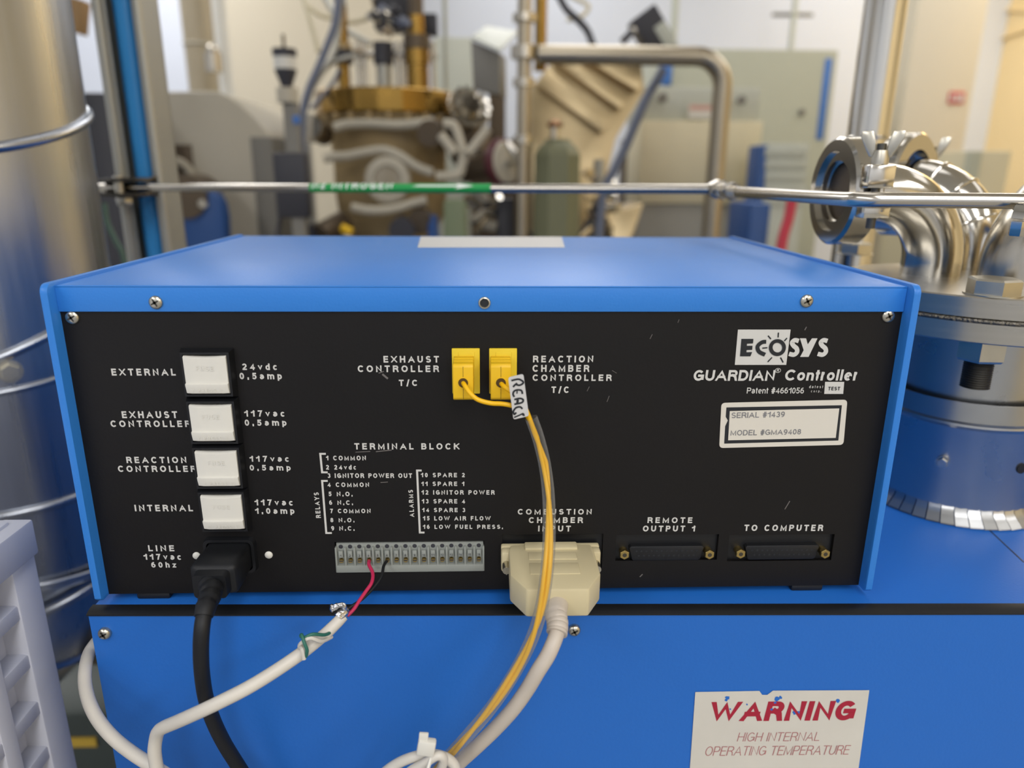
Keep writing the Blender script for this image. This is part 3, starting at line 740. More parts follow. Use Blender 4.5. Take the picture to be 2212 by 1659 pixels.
# ================================================================== POWER CORD
pc = thing('power_cord', 'thick black mains cord plugged into the inlet below the white fuse caps', 'power cord', (-.14, -.02, -.05))
ax = V((-.02, -1, -.03)).normalized()
secs = []
for d, w, hh_, dz in ((0, .0112, .0079, 0), (.012, .0112, .0079, 0), (.013, .0116, .0083, 0), (.024, .0116, .0082, 0), (.0255, .0108, .0074, 0), (.0262, .0086, .0066, -.0002), (.031, .0082, .0064, -.0004)):
    c = V((ic.x, PAN + .001, ic.z)) + ax * d + V((0, 0, dz)); secs.append(rr(c.x, c.z, c.y, w, hh_, min(w, hh_) * .35, 4))
pb = MB(); k_ = len(secs[0])
pb.add(sum(secs, []), [[q * k_ + i, q * k_ + (i + 1) % k_, (q + 1) * k_ + (i + 1) % k_, (q + 1) * k_ + i] for q in range(len(secs) - 1) for i in range(k_)] + [list(range(k_)), list(range((len(secs) - 1) * k_, len(secs) * k_))])
pb.build('plug', M['rubber'], pc)
e0 = V((ic.x, PAN + .001, ic.z)) + ax * .030
cpth = [e0, PY(456, 1283, -.030), PY(446, 1308, -.0395), PY(440, 1332, -.0445), PY(436, 1360, -.048), PY(434, 1400, -.049), PY(436, 1450, -.047), PY(444, 1505, -.042), PY(460, 1555, -.036), PY(484, 1605, -.030), PY(515, 1655, -.026), PY(560, 1725, -.022), PY(600, 1790, -.02)]
sp_ = smooth(cpth + drop(cpth[-2], cpth[-1], .04), 8); bt, rad = MB(), []
n0 = 25
for i in range(n0):
    r = .0058 - .0016 * i / n0
    if i % 6 in (2, 3) and i < 20: r *= .84
    rad.append(r)
bt.tube(sp_[:n0], rad, 16).build('strain_relief', M['rubber'], pc)
MB().tube(sp_[n0 - 3:], .00365, 14).build('cord', M['rubber'], pc)

# ================================================================== SIGNAL CABLE
sc = thing('signal_cable', 'white jacketed cable ending in a red and a black wire at the terminal block', 'cable', (-.12, -.03, -.06))
q = holes[3]; tx4 = q[0] + .0006 + 3.5 * pw; tx6 = q[0] + .0006 + 5.5 * pw
t4, t6 = V((tx4, PAN + .001, tbz0 + .0064)), V((tx6, PAN + .001, tbz0 + .0064))
MB().tube(smooth([t4, PY(797, 1220, .003), PY(805, 1238, -.003), PY(803, 1258, -.009), PY(790, 1278, -.014), PY(776, 1298, -.019), PY(764, 1316, -.023), PY(750, 1330, -.026)], 6), .00095, 10).build('red_wire', M['red'], sc)
MB().tube(smooth([t6, PY(829, 1222, .003), PY(824, 1245, -.004), PY(808, 1268, -.010), PY(784, 1293, -.017), PY(765, 1306, -.021), PY(748, 1318, -.024), PY(738, 1330, -.027)], 6), .0008, 10).build('black_wire', M['rubber'], sc)
jk = [(742, 1330, -.027), (725, 1348, -.030), (695, 1376, -.034), (655, 1408, -.039), (600, 1446, -.046), (540, 1483, -.053), (480, 1514, -.057), (425, 1540, -.057), (380, 1560, -.053), (352, 1572, -.049), (341, 1582, -.047), (336, 1600, -.046), (334, 1625, -.046), (338, 1655, -.046), (346, 1690, -.046), (360, 1740, -.046)]
jq = [PY(*p) for p in jk]; jp = smooth(jq + drop(jq[-2], jq[-1], .02), 6)
MB().tube(jp, [.0028 + .0004 * min(1, i / 20) for i in range(len(jp))], 14).build('jacket', M['cable'], sc)
fo = MB(); random.seed(5)
fp0 = PY(737, 1327, -.0275)
fo.lathe([(.0027, -.002), (.0031, 0), (.0028, .002), (.0018, .004), (1e-5, .0046)], fp0, (jp[0] - jp[3]), 9)
fo.tube(smooth([PY(745, 1318, -.029), PY(742, 1307, -.029), PY(730, 1308, -.0295), PY(722, 1312, -.029), PY(712, 1314, -.029)], 4), [.0012] * 9 + [.0016] * 5 + [.0022, .0018, .0006], 6)
lab(fo.build('foil_shield', M['foil'], sc), 'crumpled silver foil where the jacket ends')
def around(i0, i1, turns, r, ph=0):
    out = []
    for k in range(25):
        t = k / 24; i = i0 + (i1 - i0) * t; p = jp[int(i)].lerp(jp[min(len(jp) - 1, int(i) + 1)], i % 1); z = (jp[int(i) + 1] - jp[int(i)]).normalized()
        x, y, _ = frame(z, (0, 0, 1)); a = ph + 2 * PI * turns * t
        out.append(p + x * math.cos(a) * r + y * math.sin(a) * r)
    return out
gw = [(722, 1360, -.0295), (703, 1371, -.0375), (676, 1370, -.0420), (658, 1377, -.0425), (650, 1374, -.0410), (652, 1372, -.0425), (657, 1388, -.0450), (663, 1404, -.0455), (661, 1418, -.0440)]
MB().tube(smooth([PY(*p) for p in gw], 5), .00085, 8).build('green_wire', M['green'], sc)
ww_ = [(716, 1376, -.032), (694, 1385, -.0400), (670, 1378, -.0430), (651, 1389, -.0425), (647, 1398, -.0405), (653, 1402, -.0440), (657, 1424, -.0445)]
lab(MB().tube(smooth([PY(*p) for p in ww_], 5), .0010, 8).build('white_wire', M['cable'], sc), 'short white core folded back along the jacket')

# second white cable round the cabinet's corner
wc = [(250, 1340, .07), (226, 1366, .035), (206, 1390, .014), (192, 1412, .006), (184, 1445, -.006), (184, 1480, -.014), (194, 1520, -.022), (214, 1558, -.028), (246, 1595, -.033), (285, 1626, -.037), (325, 1652, -.040), (370, 1680, -.042), (440, 1720, -.043)]
tag(MB().tube(smooth([PY(*p) for p in wc] + drop(PY(*wc[-2]), PY(*wc[-1]), .05), 6), .0033, 14).build('white_cable', M['cable']), 'white cable looping round the front corner of the blue cabinet beside the plastic crate', 'cable')

# ================================================================== BEIGE CONNECTOR CABLE
kc = thing('connector_cable', 'beige serial connector hood with its thick off-white cable', 'connector cable', (.03, -.03, 0))
hz = .0222; th = .0076
hx0 = lambda u: .0336 + u
out = [(-.0215, PAN - .004), (.0215, PAN - .004), (.0225, PAN - .010), (.0225, PAN - .034), (.0150, PAN - .0475), (-.0150, PAN - .0475), (-.0225, PAN - .034), (-.0225, PAN - .010)]
hd = MB()
hcx = .0325
hd.prism([(hcx + u, v, hz - th) for u, v in out], (0, 0, 2 * th), .0011)
hd.box((hcx - .0140, PAN - .010, hz + th - .001), (hcx + .0140, PAN - .003, hz + th + .0012), .0008)
hd.box((hcx - .0125, PAN - .020, hz + th - .001), (hcx + .0125, PAN - .0125, hz + th + .0004), .0003)
hd.box((hcx - .0125, PAN - .034, hz + th - .001), (hcx + .0125, PAN - .0235, hz + th + .0004), .0003)
hd.box((hcx - .0265, PAN - .0035, hz - .0062), (hcx + .0265, PAN + .0005, hz + .0062), .001)
for s in (-1, 1): hd.box((hcx + s * .0195, PAN - .0095, hz - .006), (hcx + s * .0265, PAN - .003, hz + .006), .0014)
hood = hd.build('connector_hood', M['beige'], kc)
for s in (-1, 1):
    x = hcx + s * .0238
    MB().cyl((x, PAN - .009, hz - .001), (x, PAN - .016, hz - .001), .0021, n=14).box((x - .0003, PAN - .0166, hz - .003), (x + .0003, PAN - .0158, hz + .001)).build('thumb_screw', M['bolt'], hood)
bx = [V((hcx + .0015, PAN - .040, hz - .002)), PY(1201, 1322, -.0445), PY(1204, 1345, -.0500), PY(1203, 1366, -.0545), PY(1195, 1390, -.0585), PY(1182, 1418, -.0605), PY(1163, 1448, -.061), PY(1138, 1490, -.059), PY(1108, 1532, -.057), PY(1072, 1572, -.0535), PY(1035, 1608, -.050), PY(1000, 1640, -.047), PY(965, 1675, -.045), PY(920, 1730, -.043)]
bp_ = smooth(bx + drop(bx[-2], bx[-1], -.012), 10); nb = 32
rb = []
for i in range(nb): rb.append((.0054 - .0004 * i / nb) * (.93 if (i % 5) in (3,) and 10 < i < 29 else 1))
MB().tube(bp_[:nb], rb, 18).build('cable_boot', M['cable2'], kc)
MB().tube(bp_[nb - 3:], .0036, 14).build('cable', M['cable2'], kc)

# looped white cables held by a cable tie at the foot of the picture
def loop(pts, r, label):
    q = [PY(*p) for p in pts]; q = drop(q[1], q[0], -.03)[::-1] + q + drop(q[-2], q[-1], .012)
    return tag(MB().tube(smooth(q, 6), r, 12).build('white_cable', M['cable']), label, 'cable')
loop([(790, 1720, -.060), (825, 1675, -.062), (858, 1650, -.064), (895, 1635, -.066), (935, 1630, -.066), (968, 1640, -.066), (984, 1662, -.066), (975, 1700, -.064)], .0025, 'white cable curving over the top of the tied bundle under the beige connector')
loop([(850, 1720, -.066), (880, 1672, -.069), (915, 1650, -.071), (945, 1632, -.0715), (958, 1640, -.0705), (950, 1665, -.069), (920, 1710, -.066)], .0022, 'second white cable bent back inside the tied bundle, its loop ending by the yellow wires')
ct = thing('cable_tie', 'small white nylon cable tie with its clipped tail standing up from the cable bundle', 'cable tie', PY(918, 1640, -.07))
a = PY(921, 1613, -.0715)
MB().box(a - V((.0041, .002, .0040)), a + V((.0041, .002, .0040)), .0009, rot=Matrix.Rotation(.18, 3, 'Y')).build('head', M['white'], ct)
MB().box(a + V((-.0032, -.0008, .003)), a + V((.0010, .0006, .0078)), .0003, rot=Matrix.Rotation(.1, 3, 'Y')).build('tail', M['white'], ct)
MB().tube([PY(900 + 0 * t, 1640, -.07) + V((.004 + .0062 * math.cos(t) * .5, .0062 * math.sin(t), -.004 + .0075 * math.cos(t))) for t in [2 * PI * k / 20 for k in range(20)]], .0009, 6, closed=True).build('strap', M['white'], ct)

# ================================================================== WHITE LATTICE CRATE
XC = -.268
c_far = PX(66, 1150, XC); ctop = PX(55, 1124, XC).z; yf = c_far.y
cr = MB(); CRL, CRW, CRH = .40, .30, .36; tk = .014
def crate_wall(org, du, L):   # lattice wall: org top corner, du along, inward normal dv
    up = V((0, 0, -1)); dv = du.cross(V((0, 0, 1)))
    def bar(u0, u1, h0, h1, t0=0, t1=tk, bev=.0015):
        p = [org + du * u0 + up * h0 + dv * t0, org + du * u1 + up * h0 + dv * t0, org + du * u1 + up * h1 + dv * t0, org + du * u0 + up * h1 + dv * t0]
        cr.prism(p, dv * (t1 - t0), bev)
    bar(0, L, 0, .022, -.003, tk)
    bar(0, .021, .018, CRH); bar(L - .021, L, .018, CRH); bar(0, L, CRH - .02, CRH)
    n = max(2, round(L / .044)); pt = (L - .021) / n
    for i in range(1, n): bar(i * pt, i * pt + .012, .018, CRH - .004, .0006)
    h = .044
    while h < CRH - .03: bar(.012, L - .012, h, h + .010, .0012); h += .0325
    o2 = org + dv * (tk - .0006)                 # inner skin, set back behind the lattice
    cr.prism([o2 + up * .004, o2 + du * L + up * .004, o2 + du * L + up * CRH, o2 + up * CRH], dv * .002)
o = V((XC, yf, ctop))
crate_wall(o, V((0, -1, 0)), CRL)
crate_wall(o + V((-CRW, -CRL, 0)), V((0, 1, 0)), CRL)
crate_wall(o + V((-CRW + .0015, -.0015, -.001)), V((1, 0, 0)), CRW - .003)
crate_wall(o + V((-.0015, -CRL + .0015, -.001)), V((-1, 0, 0)), CRW - .003)
cr.box((XC - CRW, yf - CRL, ctop - CRH), (XC, yf, ctop - CRH + .006)).box((XC - CRW + .006, yf - CRL + .006, ctop - .014), (XC - .006, yf - .006, ctop + .002), .002)
tag(cr.build('plastic_crate', M['crate']), 'white plastic lattice crate beside the blue cabinet', 'crate')
tr = thing('utility_cart', 'low grey cart carrying the white lattice crate', 'cart', (XC - CRW / 2, yf - CRL / 2, FLOOR))
zt = ctop - CRH - .001
MB().box((XC - CRW - .03, yf - CRL - .03, zt - .03), (XC + .015, yf + .015, zt), .004).build('tray', M['greypaint'], tr)
for sx in (XC - CRW, XC - .015):
    for sy in (yf - CRL, yf - .015): MB().cyl((sx, sy, FLOOR), (sx, sy, zt - .03), .012, n=12).build('leg', M['steel'], tr)

# ================================================================== BIG STEEL DUCT with slanting seams
DR = .10
def duct_axis():
    # right-hand silhouette of the cylinder passes the pixel (213, 400)
    yc = .34; r = ray(213, 400); a = math.atan2(r.x, r.y); t = (yc - CAM.y) 
    # perpendicular distance of the axis from the sight line (seen from above) equals the radius
    nx, ny = -math.cos(a), math.sin(a)
    xc = CAM.x + math.tan(a) * t - DR / math.cos(a)
    return xc, yc
DX, DY = duct_axis()
def dhit(px, py):
    r = ray(px, py); ox, oy = CAM.x - DX, CAM.y - DY
    A = r.x ** 2 + r.y ** 2; B = 2 * (ox * r.x + oy * r.y); Cc = ox * ox + oy * oy - DR * DR; dsc = max(0, B * B - 4 * A * Cc)
    return CAM + r * ((-B - math.sqrt(dsc)) / (2 * A))
du = thing('exhaust_duct', 'large round steel duct with raised slanting seams rising past the blue box', 'duct', (DX, DY, FLOOR))
bz = -.10
body = [(DX, DY, CEIL)] + [(DX, DY, bz + .02)]
R_ = .17
for k in range(7):
    a = PI / 2 * k / 6 * .85; body.append((DX - R_ * (1 - math.cos(a)), DY, bz - R_ * math.sin(a)))
MB().tube([V(p) for p in body], DR, 64).build('duct_wall', M['duct'], du, sharp=18)
rings = [([(0, 318), (101, 297), (169, 273), (197, 246)], .0045), ([(0, 771), (54, 753), (98, 724.5)], .0042), ([(0, 847), (54, 840), (112, 820)], .003),
         ([(0, 1115), (90, 1097), (159, 1075)], .0042), ([(97.5, 1262), (144, 1251), (195, 1237)], .0032), ([(112, 1316), (155, 1291), (199, 1266)], .0042)]
for pts, rr_ in rings:
    h_ = [dhit(*p) for p in pts]
    A_ = np.array([[p.x - DX, p.y - DY, 1] for p in h_]); b_ = np.array([p.z for p in h_])
    lam = 2e-5
    k_ = np.linalg.solve(A_.T @ A_ + lam * np.diag([1, 1, 0]), A_.T @ b_)
    MB().tube([V((DX + (DR + .0005) * math.cos(t), DY + (DR + .0005) * math.sin(t), k_[2] + DR * (k_[0] * math.cos(t) + k_[1] * math.sin(t)))) for t in [2 * PI * k / 72 for k in range(72)]], rr_, 10, closed=True).build('seam_bead', M['duct'], du)
# lower gore seams round the bend
for k in (1, 3, 5):
    a = PI / 2 * k / 6 * .85; c = V((DX - R_ * (1 - math.cos(a)), DY, bz - R_ * math.sin(a))); axd = V((-math.sin(a), 0, -math.cos(a)))
    MB().ring(c, axd, DR, .0035, 64, 8).build('seam_bead', M['duct'], du)
bb = dhit(22, 802); nrm = V((bb.x - DX, bb.y - DY, 0)).normalized()
MB().cyl(bb - nrm * .001, bb + nrm * .0012, .0095, n=24).hexa(bb + nrm * .001, bb + nrm * .007, .0075).build('bolt', M['bolt'], du)
MB().prism([dhit(165, 1465) + V((-.1, .05, 0)), dhit(165, 1465) + V((.02, .05, -.012)), dhit(165, 1465) + V((.02, .05, -.028)), dhit(165, 1465) + V((-.1, .05, -.016))], (0, .03, 0), .003).build('support_bracket', M['clampsteel'], du)

eb = at(205, 1486, 1.0); ebt = thing('machine_plinth', 'low dark green grey machine plinth under the bend of the steel duct', 'machine', (eb.x, eb.y + .2, FLOOR))
MB().box((eb.x - .35, eb.y - .05, FLOOR), (eb.x + .06, eb.y + .06, eb.z), .01).build('body', mat('dark_green_grey_paint', '#3c443f', .5, var=.2), ebt)
q = at(205, 1556, 1.0); MB().box((q.x - .02, eb.y - .053, q.z - .008), (q.x + .022, eb.y - .049, q.z + .006)).build('yellow_strip', M['tape'], ebt)

# ================================================================== STRUT CHANNEL, BLUE HOSE, PIPE CLAMP
sd = .86
a0, a1 = at(252, 390, sd), at(352, 390, sd); sy = a0.y; sx0, sx1 = a0.x, a1.x
st = MB(); t_ = .003; dp = .045
zt_, zb_ = CEIL, FLOOR
st.box((sx0, sy, zb_), (sx0 + .015, sy + t_, zt_), .001).box((sx1 - .012, sy, zb_), (sx1, sy + t_, zt_), .001)
st.tube([(sx0 + .006, sy, zb_), (sx0 + .006, sy, zt_)], .006, 10).tube([(sx1 - .005, sy, zb_), (sx1 - .005, sy, zt_)], .005, 10)
st.box((sx0, sy, zb_), (sx0 + t_, sy + dp, zt_)).box((sx1 - t_, sy, zb_), (sx1, sy + dp, zt_))
mx_ = (sx0 + sx1) / 2 + .012; z = zb_
while z < zt_:
    st.box((mx_ - .006, sy + dp - t_, z), (mx_ + .006, sy + dp, min(zt_, z + .026))); z += .054
st.box((sx0, sy + dp - t_, zb_), (mx_ - .006, sy + dp, zt_)).box((mx_ + .006, sy + dp - t_, zb_), (sx1, sy + dp, zt_))
tag(st.build('strut_channel', M['strut']), 'tall slotted galvanised strut channel standing between the duct and the grey machine', 'strut')
hs = at(298, 500, sd + .012); h0 = V((sx0 + .028, sy + .018, 0))
tag(MB().tube([V((h0.x, h0.y, FLOOR)), V((h0.x, h0.y, CEIL))], .0125, 18).build('blue_hose', M['bluehose']), 'bright blue hose running up inside the slotted strut channel', 'hose')
# nitrogen line
PRD = .0044
A = at(262, 405, .84); B = at(1545, 408.5, .66); C1 = at(1600, 415, .60); D1 = at(1845, 431, .428); E1 = at(2330, 436, .40)
npipe = thing('nitrogen_pipe', 'thin bright steel gas pipe with a green N2 NITROGEN label crossing above the box', 'pipe', (A + B) / 2)
A2 = A - (B - A).normalized() * .06
ln_ = (B - A2).normalized(); 
seg2 = smooth([C1, C1.lerp(D1, .45), C1.lerp(D1, .9), D1.lerp(E1, .05) , D1.lerp(E1, .3), E1], 6)
MB().tube([A2, B, C1] , PRD, 20).build('pipe_run', M['tubing'], npipe)
MB().tube(seg2, PRD, 20).build('pipe_run', M['tubing'], npipe)
ft_ = MB(); u = (C1 - B).normalized(); b0 = at(1545, 408.5, .66)
b0 = B
ft_.hexa(b0 - u * .002, b0 + u * .010, .0085).cyl(b0 + u * .010, b0 + u * .016, .0062, n=18).hexa(b0 + u * .024, b0 + u * .016, .0085).cyl(b0 + u * .024, b0 + u * .036, .0065, n=18).hexa(b0 + u * .047, b0 + u * .036, .0078)
ft_.build('compression_fitting', M['tubing'], npipe)
# label wrapped on the pipe
def pipe_pt(px):   # distance along A->B under a pixel column
    best = min(((pj(A.lerp(B, t))[0] - px) ** 2, t) for t in [i / 3000 for i in range(3001)]); return best[1]
def pj(p):
    d = V(p) - CAM; zc_ = d.dot(CF); return CX + F_PX * d.dot(CR) / zc_, CY - F_PX * d.dot(CU) / zc_
tA, tB = pipe_pt(672), pipe_pt(1062); ex = (B - A).normalized(); upv = V((0, 0, 1)); nv = ex.cross(upv).normalized() # towards the camera
if nv.y > 0: nv = -nv
upv = nv.cross(ex) if nv.cross(ex).z > 0 else ex.cross(nv)
L_ = (B - A).length; PA = A.lerp(B, tA); LL = L_ * (tB - tA)
lb = MB().cyl(PA, A.lerp(B, tB), PRD + .0003, n=28)
def wrap(verts, faces, x0, wdt, hgt, base):
    bm = bmesh.new(); vv = [bm.verts.new((v.x * wdt, v.y * hgt, v.z)) for v in verts]
    for f in faces:
        try: bm.faces.new([vv[i] for i in f])
        except ValueError: pass
    for _ in range(2): bmesh.ops.subdivide_edges(bm, edges=[e for e in bm.edges if e.calc_length() > .0006], cuts=2)
    bmesh.ops.triangulate(bm, faces=list(bm.faces))
    r = PRD + .00055; out = []
    bm.verts.index_update()
    for v in bm.verts:
        th_ = base + v.co.y / r; out.append(PA + ex * (x0 + v.co.x) + (nv * math.cos(th_) + upv * math.sin(th_)) * (r + v.co.z))
    lb.add(out, [[v.index for v in f.verts] for f in bm.faces]); bm.free()
lb.mat(1)
vt, ft = fit_text('N2 NITROGEN', 9.5, .03); wrap(vt, ft, LL * .02, LL * .46, .0080, -.12)
ar = [V(p + (0,)) for p in ((0, .35), (.12, .62), (.74, .62), (.70, 1.0), (1.0, .42), (.70, -.1), (.76, .3), (.14, .3))]
wrap(ar, [[0, 1, 2, 7], [2, 3, 4], [2, 4, 6], [4, 5, 6], [2, 6, 7]], LL * .585, LL * .33, .0062, .0)
lb.build('pipe_label', [M['greenlabel'], mat('white_label_ink', '#e8eee6', .5)], npipe)
# clamp on the strut
pc_ = thing('pipe_clamp', 'dark steel clamp with a bolt holding the thin gas pipe to the strut channel', 'clamp', at(275, 405, .83))
def plate(py, d, thk, wob):
    pts = [at(px, py + dy, d + dd) for px, dy, dd in ((222, wob, .01), (245, 0, -.004), (272, -wob * .4, -.010), (300, 0, -.006), (322, wob * .6, .008), (334, -6, .02))]
    p2 = smooth(pts, 4); m_ = MB()
    for a, b in zip(p2, p2[1:]): m_.box((a.x, min(a.y, b.y) - .006, a.z - thk), (b.x + .0004, max(a.y, b.y) + .035, a.z + thk), .0004)
    return m_
plate(389, .83, .0022, 3).build('clamp_jaw', M['clampsteel'], pc_); plate(421, .83, .0022, -3).build('clamp_jaw', M['clampsteel'], pc_)
c_ = at(258, 405, .828)
MB().cyl(c_ + V((0, 0, .013)), c_ - V((0, 0, .016)), .0052, n=14).build('clamp_bolt', M['bolt'], pc_)
MB().hexa(at(268, 425, .828), at(270, 443, .828), .0085).build('clamp_nut', M['bolt'], pc_)
MB().box(at(232, 398, .85), at(322, 414, .85) + V((0, .02, 0)), .002).build('cushion', M['blackplastic'], pc_)

# ================================================================== FLANGED EXHAUST STACK ON THE CABINET
fc = V((.3377, .138, 0)); FT, FB, FR = .153, .1255, .090
ex_ = thing('flanged_exhaust_port', 'heavy bolted steel flange on a galvanised collar standing on the blue cabinet', 'flange', (fc.x, fc.y, PZ0))
MB().lathe([(FR - .0008, FT), (FR, FT - .0008), (FR, .1408), (FR - .0008, .1402), (FR - .0008, .1392)], fc, (0, 0, 1), 96).build('upper_flange', M['machined'], ex_)
MB().ring(fc + V((0, 0, .1388)), (0, 0, 1), FR - .0006, .0016, 96, 8).build('weld_seam', M['weld'], ex_)
MB().lathe([(FR - .0008, .1384), (FR, .1378), (FR, FB + .0008), (FR - .0008, FB), (.045, FB)], fc, (0, 0, 1), 96).build('lower_flange', M['machined'], ex_)
gc = V((.3377, .1365, 0)); GR = .0535
MB().lathe([(GR - .007, FB + .001), (GR - .007, .060)], gc, (0, 0, 1), 64).build('neck', M['galv'], ex_)
gl = MB(); pf = [(GR - .0012, .0795), (GR, .0795), (GR + .0002, .0668), (GR + .0020, .0655), (GR + .0022, .0640), (GR + .0008, .0622), (GR, .061), (GR, .006), (GR - .001, .006), (GR - .0012, .0795)]
gl.lathe(pf, gc, (0, 0, 1), 72, caps=False).build('galvanised_collar', M['galv'], ex_)
nt_ = 44
for k in range(nt_):
    a = 2 * PI * k / nt_; w = 2 * PI / nt_ * .92
    if math.sin(a) > .35: continue
    tb_ = MB(); vs = []
    for (r, z) in ((GR - .0002, .0075), (GR + .0008, .0040), (GR + .0035, .0012), (GR + .0075, PZ0 + .0012)):
        tw = (r - GR) * 1.2
        for t in (a - w / 2, a + w / 2): vs.append((gc.x + r * math.cos(t + tw * 2), gc.y + r * math.sin(t + tw * 2), z + (.0004 if t > a else 0)))
    tb_.add(vs, [[0, 1, 3, 2], [2, 3, 5, 4], [4, 5, 7, 6]]); tb_.add([V(v) + V((0, 0, -.0006)) for v in vs], [[0, 1, 3, 2], [2, 3, 5, 4], [4, 5, 7, 6]])
    tb_.build('crimped_tab', M['galv'], ex_)
def on_collar(px, py, R):
    r = ray(px, py); ox, oy = CAM.x - gc.x, CAM.y - gc.y; A_ = r.x ** 2 + r.y ** 2; B_ = 2 * (ox * r.x + oy * r.y); C_ = ox * ox + oy * oy - R * R
    return CAM + r * ((-B_ - math.sqrt(max(0, B_ * B_ - 4 * A_ * C_))) / (2 * A_))
p = on_collar(2036, 998, GR); n_ = V((p.x - gc.x, p.y - gc.y, 0)).normalized()
MB().cyl(p, p + n_ * .001, .0042, n=18).hexa(p, p + n_ * .0035, .0034).build('sheet_screw', M['chrome'], ex_)
p = on_collar(2206, 1012, GR); n_ = V((p.x - gc.x, p.y - gc.y, 0)).normalized()
MB().cyl(p - n_ * .001, p + n_ * .0006, .0035, n=18).build('hole_plug', M['rubber'], ex_)
# bolts through the flange
for bxy in (PZ(2142, 632, FT), PZ(1845, 548, FT)):
    d = V((bxy.x - fc.x, bxy.y - fc.y, 0)); d = d.normalized() * (FR - .0155); bc = V((fc.x + d.x, fc.y + d.y, 0)) if bxy.y < .1 else V((bxy.x, bxy.y, 0))
    b_ = MB().hexa(bc + V((0, 0, FT)), bc + V((0, 0, FT + .0098)), .0142, .25).cyl(bc + V((0, 0, FT)), bc + V((0, 0, FT + .0008)), .0155)
    hb_ = b_.build('hex_bolt', M['bolt'], ex_)
    z = FB - .012; sh_ = MB(); prof_ = []
    for i in range(26): prof_.append((.0083 if i % 2 else .0075, z - i * .0007))
    prof_ += [(.006, z - 26 * .0007), (1e-4, z - 26 * .0007)]
    sh_.lathe([(.0075, z + .002)] + prof_, (bc.x, bc.y, 0), (0, 0, 1), 24)
    sh_.build('threaded_shank', M['darkbolt'], hb_)
    MB().hexa(bc + V((0, 0, FB)), bc + V((0, 0, FB - .0125)), .0140, .1).build('hex_nut', M['bolt'], hb_)

# pipe elbows welded on the flange, each closed by a clamped vacuum flange
def elbow(base, dirx, R, r, name_label, mname='chrome', hgt=.0, sweep=PI / 2, diry=0.):
    dv = V((dirx, diry, 0)).normalized(); pts = [V((base.x, base.y, FT - .001)), V((base.x, base.y, FT + hgt))]
    for k in range(1, 15):
        a = sweep * k / 14; pts.append(V((base.x, base.y, FT + hgt)) + dv * (R * (1 - math.cos(a))) + V((0, 0, R * math.sin(a))))
    return pts, dv
e1b = PZ(1990, 592, FT); e1b = V((.3150, .166, FT))
pts, dv = elbow(e1b, -1, .047, .0192, '', hgt=.0095)
el1 = thing('pipe_elbow', 'polished steel pipe elbow nearest the blue box, with an open clamped mouth', 'pipe elbow', e1b, 'polished elbows on the flange')
MB().tube(pts + [pts[-1] + dv * .020], .0192, 40, caps=False).build('elbow_tube', M['chrome'], el1)
tip = pts[-1] + dv * .020
tip_r = tip + dv * .005
MB().lathe([(.0192, 0), (.0275, .001), (.0275, .004), (.0205, .004), (.0205, -.006)], tip_r, dv, 40, caps=False).mat(1).lathe([(.0204, -.002), (.012, -.006), (1e-4, -.008)], tip_r, dv, 32).build('flange_rim', [M['chrome'], M['brown']], el1)
def kf_clamp(c, ax_, ro, ri, w, label, earside):
    ax_ = V(ax_).normalized(); k = thing('flange_clamp', label, 'clamp', c, 'wing nut flange clamps')
    x, y, z = frame(ax_, (0, 0, 1))      # x up, y sideways
    MB().lathe([(ri, -w / 2), (ro - .002, -w / 2), (ro, -w / 2 + .002), (ro, w / 2 - .002), (ro - .002, w / 2), (ri, w / 2), (ri, -w / 2)], c, ax_, 56, caps=False).build('clamp_ring', M['chrome'], k)
    s = earside
    e = V(c) + y * s * (ro + .0045)
    for dz in (1, -1):
        MB().box(e + x * dz * .004 - V((w * .45, .006, .001)), e + x * dz * .0165 + V((w * .45, .006, .001)), .0012).build('clamp_ear', M['chrome'], k)
    MB().tube([e - x * .022, e + x * .030], .0028, 14).build('clamp_bolt', M['darkbolt'], k)
    wn = MB().lathe([(.0052, .0175), (.0052, .021), (.0042, .026), (.0036, .026)], e, x, 20)
    for t in (-1, 1):
        hdir = (ax_ * .9 + y * .43).normalized() if abs(ax_.y) < .2 else V((.92, -.38, 0)); q0 = e + x * .021 + hdir * t * .003
        pr_ = [q0, q0 + hdir * t * .0034 + x * .001, q0 + hdir * t * .0094 + x * .0125, q0 + hdir * t * .0092 + x * .0165, q0 + hdir * t * .0026 + x * .0165, q0 + hdir * t * .0006 + x * .010]
        nn = hdir.cross(x).normalized() * .0024; wn.prism([p_ - nn / 2 for p_ in pr_], nn, .0006)
    wn.build('wing_nut', M['bolt'], k)
    return k
kf_clamp(tip + dv * .002, dv, .0360, .0268, .019, 'steel wing nut clamp round the open mouth of the elbow next to the blue box', 1 if frame(dv, (0, 0, 1))[1].y < 0 else -1)
e2b = V((.366, .200, FT))
pts, dv2 = elbow(e2b, -.6, .050, .020, '', hgt=.010, diry=.8)
el2 = thing('pipe_elbow', 'polished steel pipe elbow behind the other, bright ridges down its back', 'pipe elbow', e2b, 'polished elbows on the flange')
MB().tube(pts + [pts[-1] + dv2 * .006], .0200, 40, caps=False).build('elbow_tube', M['chrome'], el2)
for k in (5, 9, 12):
    t = (pts[k + 1] - pts[k - 1]).normalized(); MB().ring(pts[k], t, .0202, .0012, 40, 8).build('weld_ridge', M['chrome'], el2)
tip2 = pts[-1] + dv2 * .008
MB().lathe([(.0200, 0), (.0275, .001), (.0275, .004), (.0205, .004)], tip2, dv2, 40, caps=False).build('flange_rim', M['chrome'], el2)
k2 = kf_clamp(tip2, dv2, .0400, .0268, .019, 'steel wing nut clamp on the elbow behind, its wings standing up against the yellow wall', 1 if frame(dv2, (0, 0, 1))[1].x > 0 else -1)
e3b = V((.338, .112, FT))
pts, dv3 = elbow(e3b, 1, .062, .021, '', hgt=.010, diry=-.1)
